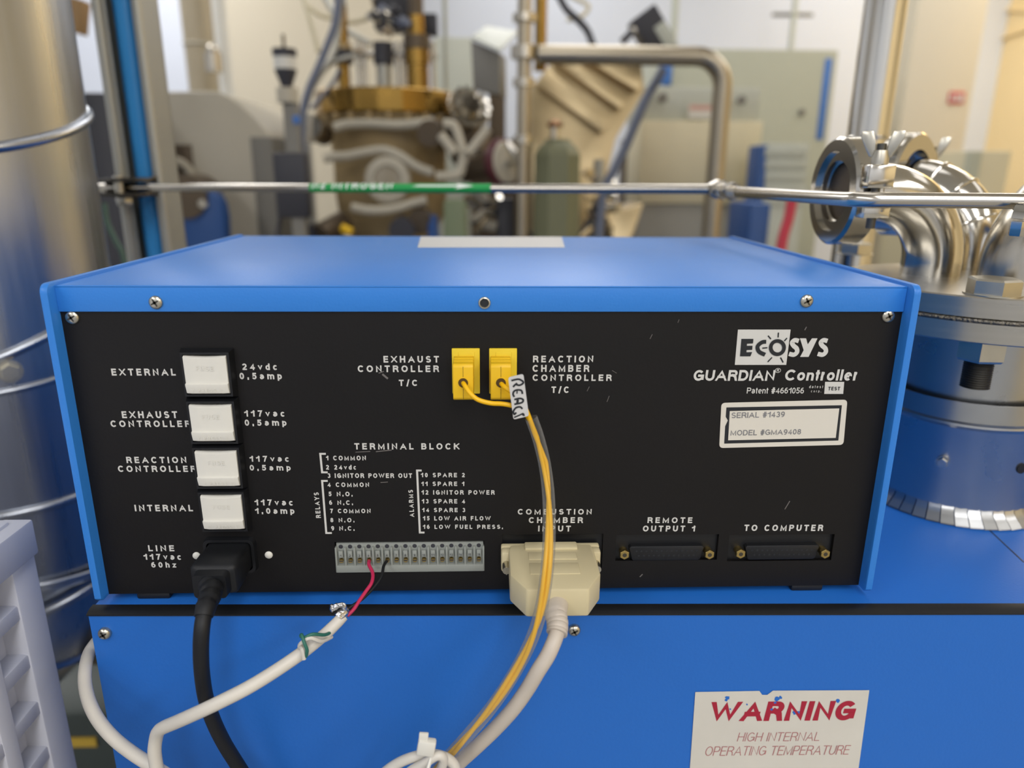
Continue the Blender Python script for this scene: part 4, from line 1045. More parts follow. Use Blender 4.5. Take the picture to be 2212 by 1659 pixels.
el3 = thing('pipe_elbow', 'third steel elbow behind the large hex bolt, bending out of the frame', 'pipe elbow', e3b, 'polished elbows on the flange')
MB().tube(pts + [pts[-1] + dv3 * .05], .0215, 44, caps=True).build('elbow_tube', M['steel'], el3)
# fitting at the frame's edge
p = at(2206, 478, .40)
fe = MB().hexa(p + V((.0, 0, .001)), p + V((.001, 0, .0085)), .0062).hexa(p + V((0, 0, .000)), p + V((0, 0, -.008)), .0055).tube([p + V((.0, 0, .004)), p + V((.012, .01, .012)), p + V((.05, .03, .018))], .0030, 16)
tag(fe.build('tube_fitting', M['chrome']), 'small chrome tube fitting at the end of the thin gas pipe, over the third elbow', 'fitting')
# tall pipe behind the clamps
vp = at(1880, 250, .80); vt = V((vp.x, vp.y, 0))
rs = thing('steel_riser_pipe', 'tall fat polished steel pipe rising behind the wing nut clamps', 'pipe', (vp.x, vp.y, PZ0))
MB().tube([V((vp.x, vp.y, PZ0)), V((vp.x, vp.y, CEIL))], .0215, 36).build('pipe_wall', M['chrome'], rs)
MB().tube([V((vp.x + .018, vp.y + .004, vp.z + .30)), V((vp.x + .018, vp.y + .004, CEIL))], .012, 20).build('side_tube', M['steel'], rs)
MB().ring((vp.x, vp.y, PZ(1880, 290, 0).z + .26), (0, 0, 1), .0216, .0016, 40, 8).build('weld_ridge', M['chrome'], rs)



# ================================================================== THE LABORATORY BEHIND
def bbox(px0, py0, px1, py1, d, depth, zlo=None, bev=.004, mb=None, dy=0.):
    """upright box whose front face fills the pixel rectangle at distance d and which runs back by depth"""
    c = at((px0 + px1) / 2, (py0 + py1) / 2, d); y = c.y + dy
    a, b = PY(px0, (py0 + py1) / 2, y), PY(px1, (py0 + py1) / 2, y)
    z1, z0 = PY((px0 + px1) / 2, py0, y).z, PY((px0 + px1) / 2, py1, y).z
    if zlo is not None: z0 = zlo
    return (mb or MB()).box((a.x, y, z0), (b.x, y + depth, z1), bev)
def base_of(mb):
    return V((sum(v.x for v in mb.v) / len(mb.v), sum(v.y for v in mb.v) / len(mb.v), min(v.z for v in mb.v)))
def ptube(pts, d, r, n=10, k=6): return MB().tube(smooth([at(p[0], p[1], p[2] if len(p) > 2 else d) for p in pts], k), r, n)
def one(name, mb, m, label, cat, group=None): return tag(mb.build(name, m), label, cat, group)

# --- setting: pillars, fire sign, wall fittings
t_ = bbox(505, 0, 905, 500, 3.9, .25, FLOOR, .005); t_.v = [V((v.x, v.y, CEIL if v.z > .5 else v.z)) for v in t_.v]; struct('trim_1', t_, M['pillar'])
pl = MB(); a, b = at(1958, 180, 3.3), at(2108, 180, 3.3); pl.box((a.x, a.y, FLOOR), (b.x, a.y + .42, CEIL), .004); struct('trim_2', pl, M['pillar'])
a = PY(2050, 198, at(1958, 180, 3.3).y); b = PY(2080, 225, a.y)
fs_ = thing('wall_sign', 'small red square sign on the beige pillar', 'sign', (a.x, a.y, b.z))
MB().box((a.x, a.y - .006, b.z), (b.x, a.y, a.z), .002).build('sign_plate', M['redsign'], fs_)
MB().box((a.x + .008, a.y - .0065, b.z + .012), (a.x + .024, a.y - .0058, a.z - .012)).box((a.x + .034, a.y - .0065, b.z + .012), (b.x - .008, a.y - .0058, a.z - .014)).build('sign_symbol', M['print'], fs_)
wr = at(2165, 60, 4.2)
for (p, q, lb_) in ((((2122, 97, 4.35)), ((2240, 55, 3.7)), 'thin cream conduit sloping across the yellow lit wall'), (((2128, 20, 4.35)), ((2240, 22, 3.7)), 'thin cream conduit running level along the yellow lit wall above the sloping one')):
    one('wall_conduit', MB().tube([PX(p[0], p[1], XR - .012), PX(q[0], q[1], XR - .012)], .012, 10), M['wallwarm'], lb_, 'conduit', 'conduits on the yellow wall')
# cream cabinet before the yellow wall
cb = bbox(2078, 326, 2168, 520, 2.6, .5, FLOOR); cbt = thing('cream_cabinet', 'tall cream cabinet before the yellow lit wall', 'cabinet', base_of(cb))
cb.build('body', M['cream'], cbt); bbox(2078, 326, 2106, 520, 2.59, .02, FLOOR, .002).build('side_strip', M['sage'], cbt)
# rod with a cross bar on the back wall
pr = thing('wall_bracket', 'grey upright rod with a short cross bar near the ceiling before the white wall', 'bracket', at(1712, 90, 4.2))
a, b = at(1718, -60, 4.2), at(1708, 102, 4.2)
MB().tube([V((b.x, b.y, CEIL)), V((b.x, b.y, b.z - .1))], .016, 12).build('rod', M['ltgrey'], pr)
MB().box(at(1668, 28, 4.2) - V((0, .02, 0)), at(1756, 36, 4.2) + V((0, .02, 0)), .003).build('cross_bar', M['greypaint2'], pr)
one('ceiling_rod', MB().tube([V((at(1457, 40, 3.0).x, at(1457, 40, 3.0).y, z)) for z in (CEIL, at(1457, 95, 3.0).z)], .016, 12), M['ltgrey'], 'pale grey rod dropping from the ceiling behind the black tilted camera unit', 'rod')

# --- grey cabinets at the back
g1 = bbox(1425, 106, 1788, 500, 3.3, .6, FLOOR); gt = thing('control_cabinet', 'large sage grey electrical cabinet with a blue edge strip', 'cabinet', base_of(g1))
g1.build('body', M['sage'], gt)
a = at(1785, 200, 3.3); y = at(1606.5, 303, 3.3).y
p0, p1 = PY(1766, 140, y), PY(1786, 300, y)
MB().box((PY(1772, 220, y).x, y - .004, PY(1772, 302, y).z), (PY(1787, 220, y).x, y + .7, PY(1787, 126, y).z), .003).build('edge_strip', M['bluedoor'], gt)
MB().lathe([(.014, 0), (.014, .012), (1e-4, .014)], PY(1731, 242, y), (0, -1, 0), 16).build('door_lock', M['greypaint2'], gt)
MB().box(PY(1423, 140, y - .003), PY(1450, 184, y - .012), .002).build('blue_handle', M['bluedoor'], gt)
g2 = bbox(1388, 188, 1640, 440, 2.7, .3, None)
zb = min(v.z for v in g2.v); y2 = min(v.y for v in g2.v)
g3 = thing('instrument_cabinet', 'cream fronted instrument cabinet with a red and white sticker', 'cabinet', base_of(g2))
bbox(1388, 188, 1640, 262, 2.7, .3).build('top_section', M['cabgrey'], g3)
lo = PY(1388, 262, y2); hi_ = PY(1640, 262, y2)
MB().box((PY(1388, 300, y2).x, y2, PY(1500, 440, y2).z), (PY(1645, 300, y2).x, y2 + .3, PY(1500, 261, y2).z), .004).build('front_panel', M['cream'], g3)
MB().box((PY(1388, 300, y2).x, y2 + .01, FLOOR), (PY(1645, 300, y2).x, y2 + .3, PY(1500, 440, y2).z), .004).build('plinth', M['plinth'], g3)
MB().lathe([(.018, 0), (.018, .015), (1e-4, .018)], PY(1430, 212, y2), (0, -1, 0), 16).build('knob', M['greypaint2'], g3)
MB().lathe([(.016, 0), (.016, .015), (1e-4, .018)], PY(1600, 217, y2), (0, -1, 0), 16).build('knob', M['greypaint2'], g3)
w_ = MB().box(PY(1488, 226, y2 - .001), PY(1538, 256, y2 - .002)); w_.mat(1).box(PY(1490, 227, y2 - .002), PY(1537, 238, y2 - .0025))
w_.build('caution_sticker', [M['sticker'], mat('faded_pink_ink', '#c79a8c', .5)], g3)
# drawer unit and blue base beside it
dr = bbox(1648, 312, 1738, 470, 2.5, .12, None); dt = thing('drawer_unit', 'pale grey drawer unit with a blue side next to the cream fronted cabinet', 'drawer unit', base_of(dr))
yd = min(v.y for v in dr.v); zd = min(v.z for v in dr.v)
MB().box((PY(1645, 400, yd).x, yd + .004, FLOOR), (PY(1740, 400, yd).x, yd + .12, PY(1690, 310, yd).z), .003).build('carcass', M['ltgrey'], dt)
MB().box((PY(1636, 400, yd).x, yd, FLOOR), (PY(1652, 400, yd).x, yd + .12, PY(1690, 314, yd).z), .003).build('side_panel', M['navy'], dt)
for k in range(5):
    MB().box(PY(1654, 318 + k * 26, yd - .002), PY(1738, 341 + k * 26, yd + .01), .003).build('drawer', M['ltgrey'], dt)
one('red_hose', ptube([(1712, 425), (1704, 470), (1690, 520), (1680, 600)], 1.9, .014, 10), M['redpaint'], 'red hose hanging behind the far corner of the blue box', 'hose')
one('blue_crate', bbox(1618, 440, 1660, 560, 2.1, .2, FLOOR), M['navy'], 'dark blue upright case behind the far corner of the box, left of the red hose', 'case')

# --- polished hoop of tube
ht = [at(1162, 113, 1.85), at(1300, 113, 1.9), at(1515, 122, 1.85)]
z_ = ht[-1].z; x_ = at(1567, 250, 1.85).x; y_ = ht[-1].y
hoop = [V((ht[0].x, y_, z_)), V((x_ - .075, y_, z_))]
for k in range(1, 9):
    a = PI / 2 * k / 8; hoop.append(V((x_ - .075 + .075 * math.sin(a), y_, z_ - .075 + .075 * math.cos(a))))
hoop.append(V((x_, y_, FLOOR)))
one('guard_rail', MB().tube(hoop, .024, 20), M['railsteel'], 'bent stainless guard rail arching over the machines at the back', 'rail')
tt = thing('vertical_tube', 'upright stainless tube with collars standing left of the guard rail', 'tube', V((at(1132, 150, 1.85).x, at(1132, 150, 1.85).y, FLOOR)))
p = at(1132, 150, 1.85)
MB().tube([V((p.x, p.y, FLOOR)), V((p.x, p.y, CEIL))], .018, 18).build('tube_wall', M['railsteel'], tt)
for py, r, h in ((45, .030, .018), (115, .034, .03), (178, .028, .02), (300, .026, .02)):
    c = at(1132, py, 1.85); MB().cyl((p.x, p.y, c.z - h / 2), (p.x, p.y, c.z + h / 2), r, n=18).build('collar', M['steel'], tt)
one('brass_post', MB().tube([V((at(1168, 60, 1.9).x, at(1168, 60, 1.9).y, z)) for z in (CEIL, at(1168, 150, 1.9).z)], .016, 12), M['brass'], 'short brass post dropping beside the upright stainless tube', 'post')

# --- slanting ribbed steel housing
hp = thing('ribbed_housing', 'slanting brushed steel machine housing with raised ribs inside the guard rail', 'machine housing', at(1240, 400, 2.4))
dh = 2.35
pa = [at(*p, dh) for p in ((1148, 190), (1205, 118), (1385, 122), (1392, 196), (1330, 300), (1304, 410), (1250, 505), (1148, 505))]
back = V((0, .3, 0))
MB().prism(pa, back, .004).build('body', M['tansteel'], hp)
for q in (((1195, 128), (1225, 122), (1352, 222), (1340, 236)), ((1258, 122), (1300, 120), (1392, 172), (1378, 196)), ((1160, 182), (1185, 150), (1320, 262), (1302, 286))):
    MB().prism([at(*p, dh - .03) for p in q], V((0, .04, 0)), .003).build('rib', M['tansteel'], hp)
MB().prism([at(*p, dh - .05) for p in ((1308, 425), (1350, 452), (1390, 440), (1368, 505), (1335, 560), (1320, 505))], V((0, .2, 0)), .003).build('chute', M['tansteel'], hp)
cmu = thing('camera_unit', 'black tilted camera unit with small clamps above the ribbed housing', 'camera', at(1405, 80, 2.3))
rt = Matrix.Rotation(-.62, 3, 'Y')
c = at(1405, 68, 2.3); MB().box(c - V((.045, .04, .06)), c + V((.045, .04, .06)), .006, rot=rt).build('body', M['charcoal'], cmu)
c = at(1440, 92, 2.3); MB().box(c - V((.02, .03, .06)), c + V((.02, .03, .06)), .004, rot=rt).build('bracket', M['ltgrey'], cmu)
c = at(1375, 62, 2.28); MB().box(c - V((.02, .02, .01)), c + V((.02, .02, .01)), .003, rot=rt).build('knob', M['steel'], cmu)
c = at(1352, 82, 2.28); MB().cyl(c - V((.012, 0, .012)), c + V((.02, 0, .02)), .011, n=12).build('knob', M['charcoal'], cmu)
MB().cyl(at(1378, 118, 2.3), at(1400, 85, 2.3), .014, n=12).build('stem', M['greypaint2'], cmu)
one('blue_grey_hose', ptube([(1432, 150), (1418, 175), (1395, 215), (1372, 268), (1350, 320), (1328, 365), (1310, 400), (1296, 470), (1290, 700), (1288, 1400), (1290, 1950)], 2.0, .013, 10), M['bluegrey'], 'blue grey hose sloping down the edge of the ribbed housing', 'hose')
one('black_cable', ptube([(1202, -20), (1222, 18), (1245, 40), (1268, 66), (1282, 100)], 2.15, .011, 8), M['charcoal'], 'black cable hanging in a curve over the ribbed housing', 'cable')
one('tan_cable', ptube([(1228, -10), (1262, 6), (1272, 16), (1258, 34), (1225, 44)], 2.2, .006, 8), M['cream'], 'thin tan cable looped beside the hanging black one', 'cable')
mh = thing('machine_stand', 'dark frame of machine parts under the ribbed housing', 'machine stand', at(1350, 470, 2.5))
bbox(1345, 300, 1392, 505, 3.08, .1, FLOOR).build('column', M['brown'], mh)
bbox(1060, 440, 1345, 505, 3.08, .1, FLOOR).build('bed', M['charcoal'], mh)

# --- olive canister
oc = at(1202, 400, 1.95)
cn_ = thing('green_canister', 'olive green metal canister with sloping shoulders and a small neck', 'canister', V((oc.x, oc.y, FLOOR)))
zt_ = at(1202, 302, 1.95).z; zs_ = at(1202, 335, 1.95).z
MB().lathe([(.072, FLOOR), (.072, FLOOR + .35), (.066, zt_ - .22), (.064, zs_), (.056, zs_ + .016), (.036, zt_ - .006), (.034, zt_), (1e-4, zt_)], V((oc.x, oc.y, 0)), (0, 0, 1), 8, hint=(1, .4, 0)).build('body', M['olive'], cn_, sharp=20)
MB().cyl((oc.x - .008, oc.y, zt_), (oc.x - .008, oc.y, zt_ + .03), .012, n=14).build('neck', M['steel'], cn_)
MB().lathe([(.02, 0), (.022, .008), (.012, .018), (1e-4, .02)], (oc.x - .008, oc.y, zt_ + .03), (0, 0, 1), 14).build('valve_cap', mat('copper_cap', '#8a6440', .4, .7), cn_)

# --- pump and valves crowded between the chamber and the canister
pu = thing('pump_assembly', 'dark pump assembly of black and brown blocks below the maroon edged wheel', 'pump', V((at(1030, 480, 2.3).x, at(1030, 480, 2.3).y, FLOOR)))
one('green_pump', bbox(958, 432, 1008, 520, 1.93, .07, FLOOR, .012), mat('sage_green_paint', '#6f7a5c', .5), 'sage green pump housing standing just in front of the bronze chamber', 'pump')
bbox(1074, 428, 1112, 520, 2.15, .08, FLOOR, .006).build('black_column', M['charcoal'], pu)
bbox(1056, 176, 1092, 330, 2.55, .10, FLOOR, .006).build('dark_bracket', M['brown'], pu)
bbox(1016, 300, 1120, 440, 2.62, .06, FLOOR, .01).build('brown_block', M['brown'], pu)  # plain dark brown block at the back of the pump
random.seed(21)
for k in range(14):
    px, py = random.choice([(random.uniform(1030, 1072), random.uniform(420, 495)), (random.uniform(1100, 1128), random.uniform(330, 480))])
    q = at(px, py, random.uniform(2.12, 2.2)); dv_ = V((random.uniform(-1, 1), random.uniform(-1, -.2), random.uniform(-1, 1))).normalized()
    MB().cyl(q, q + dv_ * random.uniform(.03, .06), random.uniform(.008, .017), n=12).build('valve_stub', M[random.choice(['steel', 'chrome', 'brown', 'charcoal', 'hose'])], pu)
vb = thing('valve_manifold', 'cluster of small steel valves standing right of the olive canister', 'valve', V((at(1290, 440, 2.1).x, at(1290, 440, 2.1).y, FLOOR)))
c = at(1290, 470, 2.26); MB().cyl((c.x, c.y, FLOOR), (c.x, c.y, at(1290, 345, 2.26).z), .018, n=14).build('stem', M['strut'], vb)
for k in range(13):
    q = at(random.uniform(1262, 1322), random.uniform(345, 500), random.uniform(2.16, 2.22)); dv_ = V((random.uniform(-1, 1), random.uniform(-1, -.2), random.uniform(-.6, .6))).normalized()
    MB().cyl(q, q + dv_ * random.uniform(.03, .055), random.uniform(.007, .016), n=12).build('valve_stub', M[random.choice(['steel', 'chrome', 'brown', 'steel', 'tansteel'])], vb)

# --- big bronze vacuum chamber
vd = 2.25; vc0 = at(838, 215, vd); vx, vy = vc0.x, vc0.y
def vz(py): return PY(838, py, vy - .15).z
vc = thing('vacuum_chamber', 'bronze coloured vacuum chamber with a thick brass top flange', 'vacuum chamber', V((vx, vy, FLOOR)))
za, zb2 = vz(192), vz(244)
r0 = .222
MB().lathe([(r0 * .90, vz(258)), (r0 * .86, vz(270)), (r0 * .80, vz(330)), (r0 * .80, vz(420)), (r0 * .76, vz(470)), (r0 * .60, vz(520)), (r0 * .5, FLOOR + .25), (r0 * .7, FLOOR + .24), (r0 * .7, FLOOR)], (vx, vy, 0), (0, 0, 1), 48).build('chamber_body', M['bronze'], vc)
fl_ = MB().lathe([(r0 - .003, zb2), (r0, zb2 + .003), (r0, za - .003), (r0 - .003, za), (.02, za)], (vx, vy, 0), (0, 0, 1), 20)
fl_.build('top_flange', M['brass'], vc, sharp=10)
MB().lathe([(r0 * .93, zb2 - .004), (r0 * .95, zb2 - .014), (r0 * .90, vz(258))], (vx, vy, 0), (0, 0, 1), 40).build('lower_rim', M['bronze'], vc)
for k in range(24):
    a = 2 * PI * (k + .5) / 24
    if math.sin(a) > .3: continue
    x, y = vx + r0 * .965 * math.cos(a), vy + r0 * .965 * math.sin(a)
    MB().hexa((x, y, zb2 - .001), (x, y, zb2 - .020), .010).build('flange_bolt', M['bronze'], vc)
vp_ = at(838, 389, vd - r0 * .84)
MB().lathe([(.064, -.02), (.064, .012), (.058, .016), (.040, .016), (.036, .010)], vp_, (0, -1, .05), 40, caps=False).build('viewport_ring', M['hose'], vc)
MB().lathe([(.038, .008), (1e-4, .010)], vp_, (0, -1, .05), 32).build('viewport_glass', mat('dull_viewport_glass', '#9a907c', .2, .2), vc)
def stub(p, q, r, m, name, d0, d1, n=20):
    MB().cyl(at(*p, d0), at(*q, d1), r, n=n).build(name, m, vc)
stub((700, 292), (672, 278), .030, M['brown'], 'side_port', vd - .12, vd - .2); stub((676, 280), (668, 275), .038, M['steel'], 'side_port_rim', vd - .19, vd - .21)
stub((935, 285), (928, 288), .036, M['brown'], 'side_port', vd - .15, vd - .24)
stub((985, 330), (1045, 300), .05, M['brown'], 'side_port', vd - .05, vd - .1)
stub((872, 492), (868, 500), .036, M['charcoal'], 'lower_port', vd - .15, vd - .26); stub((910, 470), (906, 480), .034, M['brown'], 'lower_port', vd - .12, vd - .22)
stub((742, 480), (690, 510), .034, M['brown'], 'lower_port', vd - .12, vd - .2); stub((684, 500), (664, 505), .026, M['charcoal'], 'lower_port', vd - .16, vd - .2)
stub((934, 470), (938, 520), .016, M['navy'], 'blue_fitting', vd - .2, vd - .22)
stub((738, 492), (760, 502), .012, M['yellow'], 'yellow_fitting', vd - .24, vd - .24)
# columns on the flange
def column(px, secs, d, name, label):
    c = at(px, 150, d); k = thing(name, label, 'column', V((c.x, c.y, za)))
    for (p0, p1, r, m) in secs:
        MB().cyl((c.x, c.y, PY(px, p1, c.y).z if p1 < 190 else za), (c.x, c.y, CEIL if p0 < 0 else PY(px, p0, c.y).z), r, n=20).build('column_section', M[m], k)
column(742, [(-9, 12, .017, 'bluegrey'), (12, 95, .019, 'brass'), (95, 108, .027, 'bronze'), (108, 138, .030, 'charcoal'), (138, 195, .018, 'brass')], 2.12, 'brass_column', 'thin brass column with a black collar on the chamber flange')
column(902, [(-9, 34, .022, 'brown'), (34, 78, .024, 'brass'), (78, 108, .040, 'brown'), (108, 138, .037, 'brass'), (138, 195, .033, 'brass')], 2.12, 'stepped_column', 'thick stepped brass and brown column on the chamber flange')
mo = thing('drive_assembly', 'black and silver drive assembly between the two columns on the chamber', 'drive unit', V((at(845, 100, 2.15).x, at(845, 100, 2.15).y, za)))
bbox(806, -40, 884, 62, 2.18, .10, None, .004).build('motor_body', M['charcoal'], mo)
c = at(828, 120, 2.12); MB().cyl((c.x, c.y, PY(828, 140, c.y).z), (c.x, c.y, PY(828, 92, c.y).z), .029, n=20).build('motor_cap', M['charcoal'], mo)
c2 = at(828, 160, 2.12); MB().cyl((c.x, c.y, za), (c.x, c.y, PY(828, 140, c.y).z), .022, n=16).build('shaft_housing', M['strut'], mo)
random.seed(11)
for k in range(16):
    q = at(random.uniform(808, 882), random.uniform(2, 78), 2.06 + random.uniform(0, .06)); r = random.uniform(.006, .013)
    MB().cyl(q, q + V((random.uniform(-.02, .02), -.02, random.uniform(-.02, .02))), r, n=10).build('connector_pin', M[random.choice(['steel', 'chrome', 'steel', 'charcoal', 'bluegrey'])], mo)
for px in (775, 788, 858, 872, 936):
    c = at(px, 150, 2.18); MB().cyl((c.x, c.y, za), (c.x, c.y, PY(px, 90, c.y).z), .007, n=10).build('support_rod', M['chrome'], mo)
MB().box(at(758, 120, 2.16), at(942, 108, 2.16) + V((0, .08, 0)), .002).build('support_plate', M['steel'], mo)
one('black_box', bbox(915, 28, 944, 74, 2.12, .05), M['charcoal'], 'small black box fixed beside the thick stepped column', 'box')
# conflat style bolted cluster at the flange's side
c = at(1014, 232, 2.12); axn = V((.35, -.75, .55)).normalized()
cf_ = MB().lathe([(.05, -.03), (.066, -.03), (.066, 0), (.03, .002), (.03, .02), (1e-4, .02)], c, axn, 28); cf = cf_.build('bolted_port', M['steel'], vc)
x, y, z = frame(axn)
for k in range(14):
    a = 2 * PI * k / 14; q = c + (x * math.cos(a) + y * math.sin(a)) * .054; MB().hexa(q, q + axn * .018, .009).build('port_bolt', M['chrome'], cf)
MB().cyl(c - axn * .03, c - axn * .16, .045, n=20).build('port_neck', M['brown'], vc)
# insulated hoses
hoses = [([(722, 276), (748, 269), (800, 267), (860, 270), (915, 266), (938, 262)], 'grey white insulated hose round the top of the chamber, just under the brass flange'),
         ([(958, 268), (980, 272), (992, 300), (1000, 335), (997, 360), (988, 378), (942, 382)], 'grey white insulated hose bending in a loop at the chamber side'),
         ([(700, 342), (722, 338), (750, 337), (795, 328), (832, 325), (866, 338), (900, 360), (935, 374)], 'grey white insulated hose waving across the chamber above the viewport'),
         ([(952, 292), (966, 310), (982, 332)], 'short insulated hose inside the loop at the chamber side'),
         ([(1054, 278), (1036, 302), (1012, 332)], 'short insulated hose leaning between the chamber and the maroon edged wheel'),
         ([(760, 448), (800, 455), (850, 452), (890, 440), (922, 432)], 'grey white insulated hose low on the chamber below the viewport')]
for k, (p_, l_) in enumerate(hoses):
    one('insulated_hose', ptube(p_, vd - r0 * .80 - (.09 if k == 1 else .115 if k == 3 else .02) + (.0 if k != 4 else -.09), .0135, 10), M['hose'], l_, 'hose', 'insulated hoses on the chamber')
# maroon wheel and chrome wing
mw = thing('flanged_valve', 'pale valve wheel with a maroon edge beside the chamber', 'valve', at(1085, 350, 1.98))
c = at(1088, 352, 1.98); axw = V((.75, -.62, .1)).normalized()
MB().lathe([(.060, -.02), (.066, -.012), (.066, .004), (.058, .008)], c, axw, 32).build('rim', M['maroon'], mw)
MB().lathe([(.057, .006), (.054, .016), (.02, .018), (1e-4, .018)], c, axw, 32).build('face', M['hose'], mw)
MB().cyl(c + axw * .018, c + axw * .06, .012, n=12).build('stem', M['chrome'], mw)
for t in (-1, 1):
    q = c + axw * .055; MB().tube([q, q + V((.02 * t, 0, .025)), q + V((.034 * t, 0, .05))], [.009, .011, .006], 10).build('wing', M['chrome'], mw)
MB().cyl(c - axw * .02, c - axw * .14, .04, n=20).build('neck', M['brown'], mw)
# grey junction box, tilted
jb = thing('junction_box', 'grey junction box with a pale slanting lid mounted left of the upright tube', 'junction box', at(1062, 130, 2.05))
lid = [at(*p) for p in ((1018, 84, 2.0), (1050, 52, 2.12), (1118, 72, 2.08), (1080, 112, 1.96))]
lid[1].y += .06
MB().prism(lid, V((0, 0, .006)), .001).build('lid', M['ltgrey'], jb)
MB().prism([at(*p) for p in ((1017, 86, 2.02), (1079, 113, 1.98), (1080, 205, 1.98), (1022, 190, 2.02))], V((.02, .10, .0)), .002).build('body', M['greypaint2'], jb)
one('pale_panel', bbox(940, 80, 1020, 186, 2.9, .3, FLOOR), M['ltgrey'], 'pale panel glimpsed behind the thick column and the junction box', 'panel')
one('thin_rod', MB().tube([V((at(962, 100, 2.3).x, at(962, 100, 2.3).y, z)) for z in (za, CEIL)], .007, 8), M['ltgrey'], 'thin pale rod rising behind the thick stepped column', 'rod')

# --- grey cables to the left of the chamber
gcs = [([(650, 332), (652, 290), (655, 240), (668, 190), (690, 140), (708, 95), (724, 50), (735, -20)], .011, 'bluegrey'), ([(660, 235), (675, 188), (698, 150), (722, 110), (732, 60), (738, -20)], .008, 'strut'), ([(664, 210), (690, 165), (712, 140), (738, 128), (775, 118)], .007, 'strut'), ([(672, 235), (700, 205), (722, 175), (735, 150)], .006, 'bluegrey')]
for k, (p_, r, m_) in enumerate(gcs):
    one('grey_cable', ptube(p_, 2.0 + .03 * k, r, 8), M[m_], ['thick blue grey cable climbing beside the chamber, outermost of the bundle', 'pale grey cable climbing next to the thick blue grey one', 'pale grey cable bending off the bundle over the brass flange', 'short blue grey cable between the bundle and the thin brass column'][k], 'cable', 'cables beside the chamber')
one('tan_rod', MB().tube([at(652, -20, 2.2), at(688, 112, 2.2)], .008, 8), M['cream'], 'thin tan rod slanting down to the grey cable bundle', 'rod')
one('tan_cable', ptube([(662, 10), (690, 32), (722, 40), (760, 48), (800, 38)], 2.25, .007, 8), M['cream'], 'thin tan cable sagging across to the drive assembly', 'cable')
one('grey_bar', MB().tube([at(700, -10, 2.3), at(738, 60, 2.3), at(800, 95, 2.3)], .010, 8), M['strut'], 'grey bar crossing behind the thin brass column', 'bar')

# --- black sensor head on its post
sh = thing('sensor_head', 'black tapered sensor head with a white band on a grey post', 'sensor', V((at(618, 200, 1.74).x, at(618, 200, 1.74).y, FLOOR)))
c = at(617, 150, 1.74); zf = lambda py: PY(617, py, c.y).z
MB().lathe([(.012, zf(192)), (.015, zf(182)), (.0255, zf(155)), (.026, zf(150))], (c.x, c.y, 0), (0, 0, 1), 24).build('lower_body', M['charcoal'], sh)
lab(MB().lathe([(.0262, zf(150)), (.0275, zf(124))], (c.x, c.y, 0), (0, 0, 1), 24).build('band', M['white'], sh), 'white band round the black sensor')
MB().lathe([(.0275, zf(124)), (.0285, zf(112)), (.0285, zf(106)), (1e-4, zf(104))], (c.x, c.y, 0), (0, 0, 1), 24).build('upper_body', M['charcoal'], sh)
MB().cyl((c.x, c.y, zf(106)), (c.x, c.y, zf(74)), .004, n=8).build('antenna', M['brown'], sh)
MB().cyl((c.x, c.y, zf(222)), (c.x, c.y, zf(190)), .026, n=20).build('socket', M['hose'], sh)
MB().box((c.x - .012, c.y - .012, FLOOR), (c.x + .022, c.y + .02, zf(222)), .003).build('post', M['greypaint2'], sh)
MB().box((c.x + .012, c.y - .016, zf(268)), (c.x + .026, c.y + .0, zf(250)), .002).build('blue_knob', M['bluedoor'], sh)
MB().box((c.x - .045, c.y - .02, zf(470)), (c.x + .035, c.y + .03, zf(330)), .006).build('foot_block', M['charcoal'], sh)
one('leaning_strut', MB().tube([at(612, 430, 1.9), at(585, 600, 1.9)], .006, 8), M['charcoal'], 'thin dark strut slanting down under the black sensor post', 'strut')

# --- grey curved machine and blue motor at the left
gm = thing('grey_machine', 'large grey machine housing with a rounded shoulder behind the strut channel', 'machine', V((at(470, 350, 2.0).x, at(470, 350, 2.0).y, FLOOR)))
y0 = at(470, 330, 2.0).y
ol = [(330, 197), (468, 197), (492, 207), (520, 226), (548, 252), (572, 280), (584, 296)]
pz = [PY(*p, y0) for p in ol]; xr = pz[-1].x
MB().prism(pz + [V((xr, y0, FLOOR)), V((pz[0].x, y0, FLOOR))], (0, .5, 0), .006).build('housing', M['greypaint'], gm)
MB().box((PY(545, 350, y0).x, y0 - .003, FLOOR), (xr + .004, y0 + .45, PY(584, 296, y0).z), .003).build('side_cover', M['greypaint2'], gm)
MB().box(PY(360, 312, y0 - .003), PY(430, 430, y0 + .01), .002).build('recess_panel', M['brown'], gm)
c = PY(372, 395, y0 - .02)
MB().ring(c, (0, -1, 0), .062, .012, 32, 8).build('hand_wheel', M['hose'], gm)
MB().cyl(c, c + V((0, .02, 0)), .02, n=14).build('wheel_hub', M['brown'], gm)
bm_ = thing('blue_motor_mount', 'dark blue rounded bracket plate bolted in front of the grey machine', 'bracket', V((at(440, 480, 1.85).x, at(440, 480, 1.85).y, FLOOR)))
yb_ = at(440, 470, 1.85).y
pz = [PY(*p, yb_) for p in ((388, 470), (412, 440), (425, 418), (452, 414), (468, 422), (478, 440), (484, 470), (488, 560))]
MB().prism(pz + [V((pz[-1].x, yb_, FLOOR)), V((pz[0].x, yb_, FLOOR))], (0, .05, 0), .004).build('plate', M['navy'], bm_)
MB().hexa(PY(438, 440, yb_), PY(438, 440, yb_ - .012), .013).build('bolt', M['bolt'], bm_)
c = PY(398, 425, yb_ - .01); MB().cyl(c, c + V((0, .12, 0)), .055, n=28).build('motor_end', M['brown'], bm_)
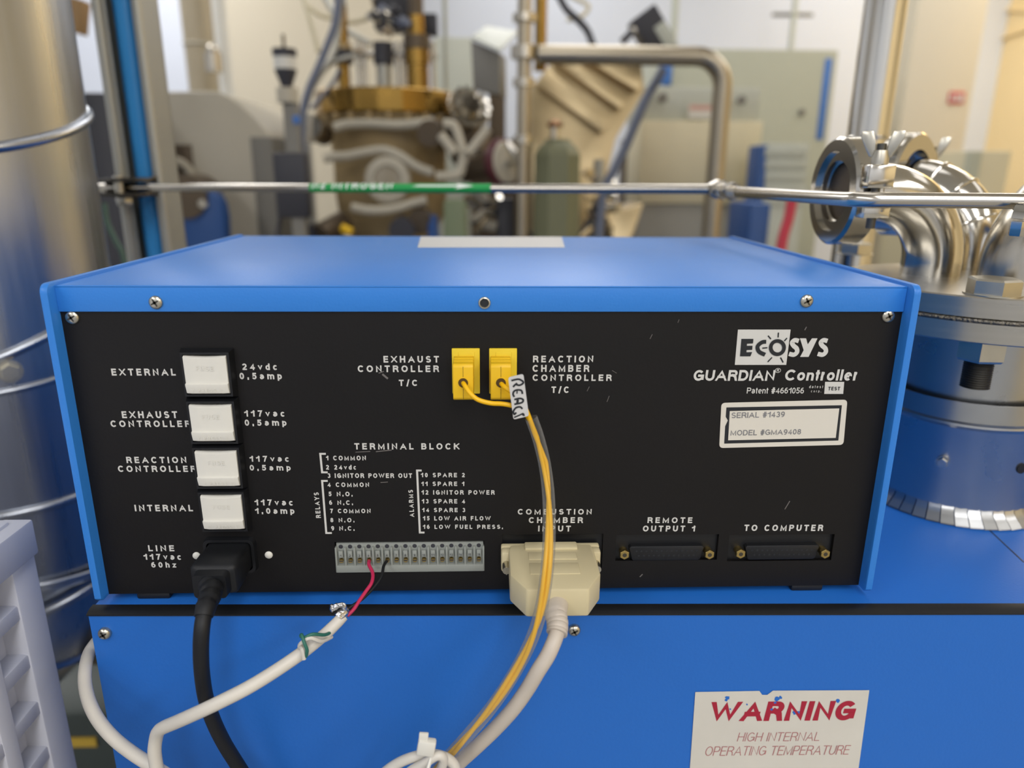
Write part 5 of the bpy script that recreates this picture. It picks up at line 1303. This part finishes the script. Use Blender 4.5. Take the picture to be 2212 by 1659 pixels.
dl = thing('round_duct', 'beige round duct with a joint ring rising behind the grey machine', 'duct', V((at(440, 80, 2.9).x, at(440, 80, 2.9).y, FLOOR)))
c = at(432, 90, 2.9)
MB().cyl((c.x, c.y, FLOOR), (c.x, c.y, CEIL), .062, n=28).build('duct_wall', mat('beige_duct_paint', '#a89c84', .45, .3), dl)
MB().ring((c.x, c.y, PY(432, 97, c.y).z), (0, 0, 1), .063, .005, 32, 8).build('joint_ring', M['hose'], dl)
c = at(480, 90, 2.8); one('white_pipe', MB().cyl((c.x, c.y, FLOOR), (c.x, c.y, CEIL), .026, n=20), M['white'], 'slim white pipe running up beside the beige round duct', 'pipe')
c = at(461, 126, 2.72); lab(MB().cyl(c - V((0, 0, .05)), c + V((0, 0, .02)), .03, n=16).sphere(c + V((0, 0, .03)), .022).build('damper_valve', M['steel'], dl), 'small steel valve on the duct')
a, b = PY(495, -14, at(515, 5, 3.88).y), PY(536, 9, at(515, 5, 3.88).y)
one('yellow_sign', MB().box((a.x, a.y - .012, b.z), (b.x, a.y - .004, a.z), .001), M['tape'], 'small yellow sign at the top edge on the beige wall panel', 'sign')
c = at(168, 30, 1.6); one('brown_cardboard', MB().box(c - V((.02, .02, .04)), c + V((.015, .02, .03)), .002, rot=Matrix.Rotation(.25, 3, 'Y')), mat('brown_card', '#9a7c55', .7), 'scrap of brown card showing past the edge of the steel duct', 'card')
c = at(205, 215, 1.7); one('black_case', MB().box((c.x - .03, c.y, FLOOR), (c.x + .03, c.y + .2, at(205, 200, 1.7).z), .004), M['charcoal'], 'black case edge between the steel duct and the strut channel', 'case')
one('green_hose', ptube([(226, 440), (232, 480), (250, 520), (268, 560), (290, 700), (350, 1100), (400, 1600), (420, 1900)], 1.15, .004, 8), mat('dark_green_hose', '#3e5a4c', .5), 'thin dark green hose hanging beside the strut channel', 'hose')
# floor marking
tp_ = MB().box((-1.6, .62, FLOOR), (.2, .68, FLOOR + .002)); o_t = tp_.build('trim_3', M['tape']); o_t['kind'] = 'structure'
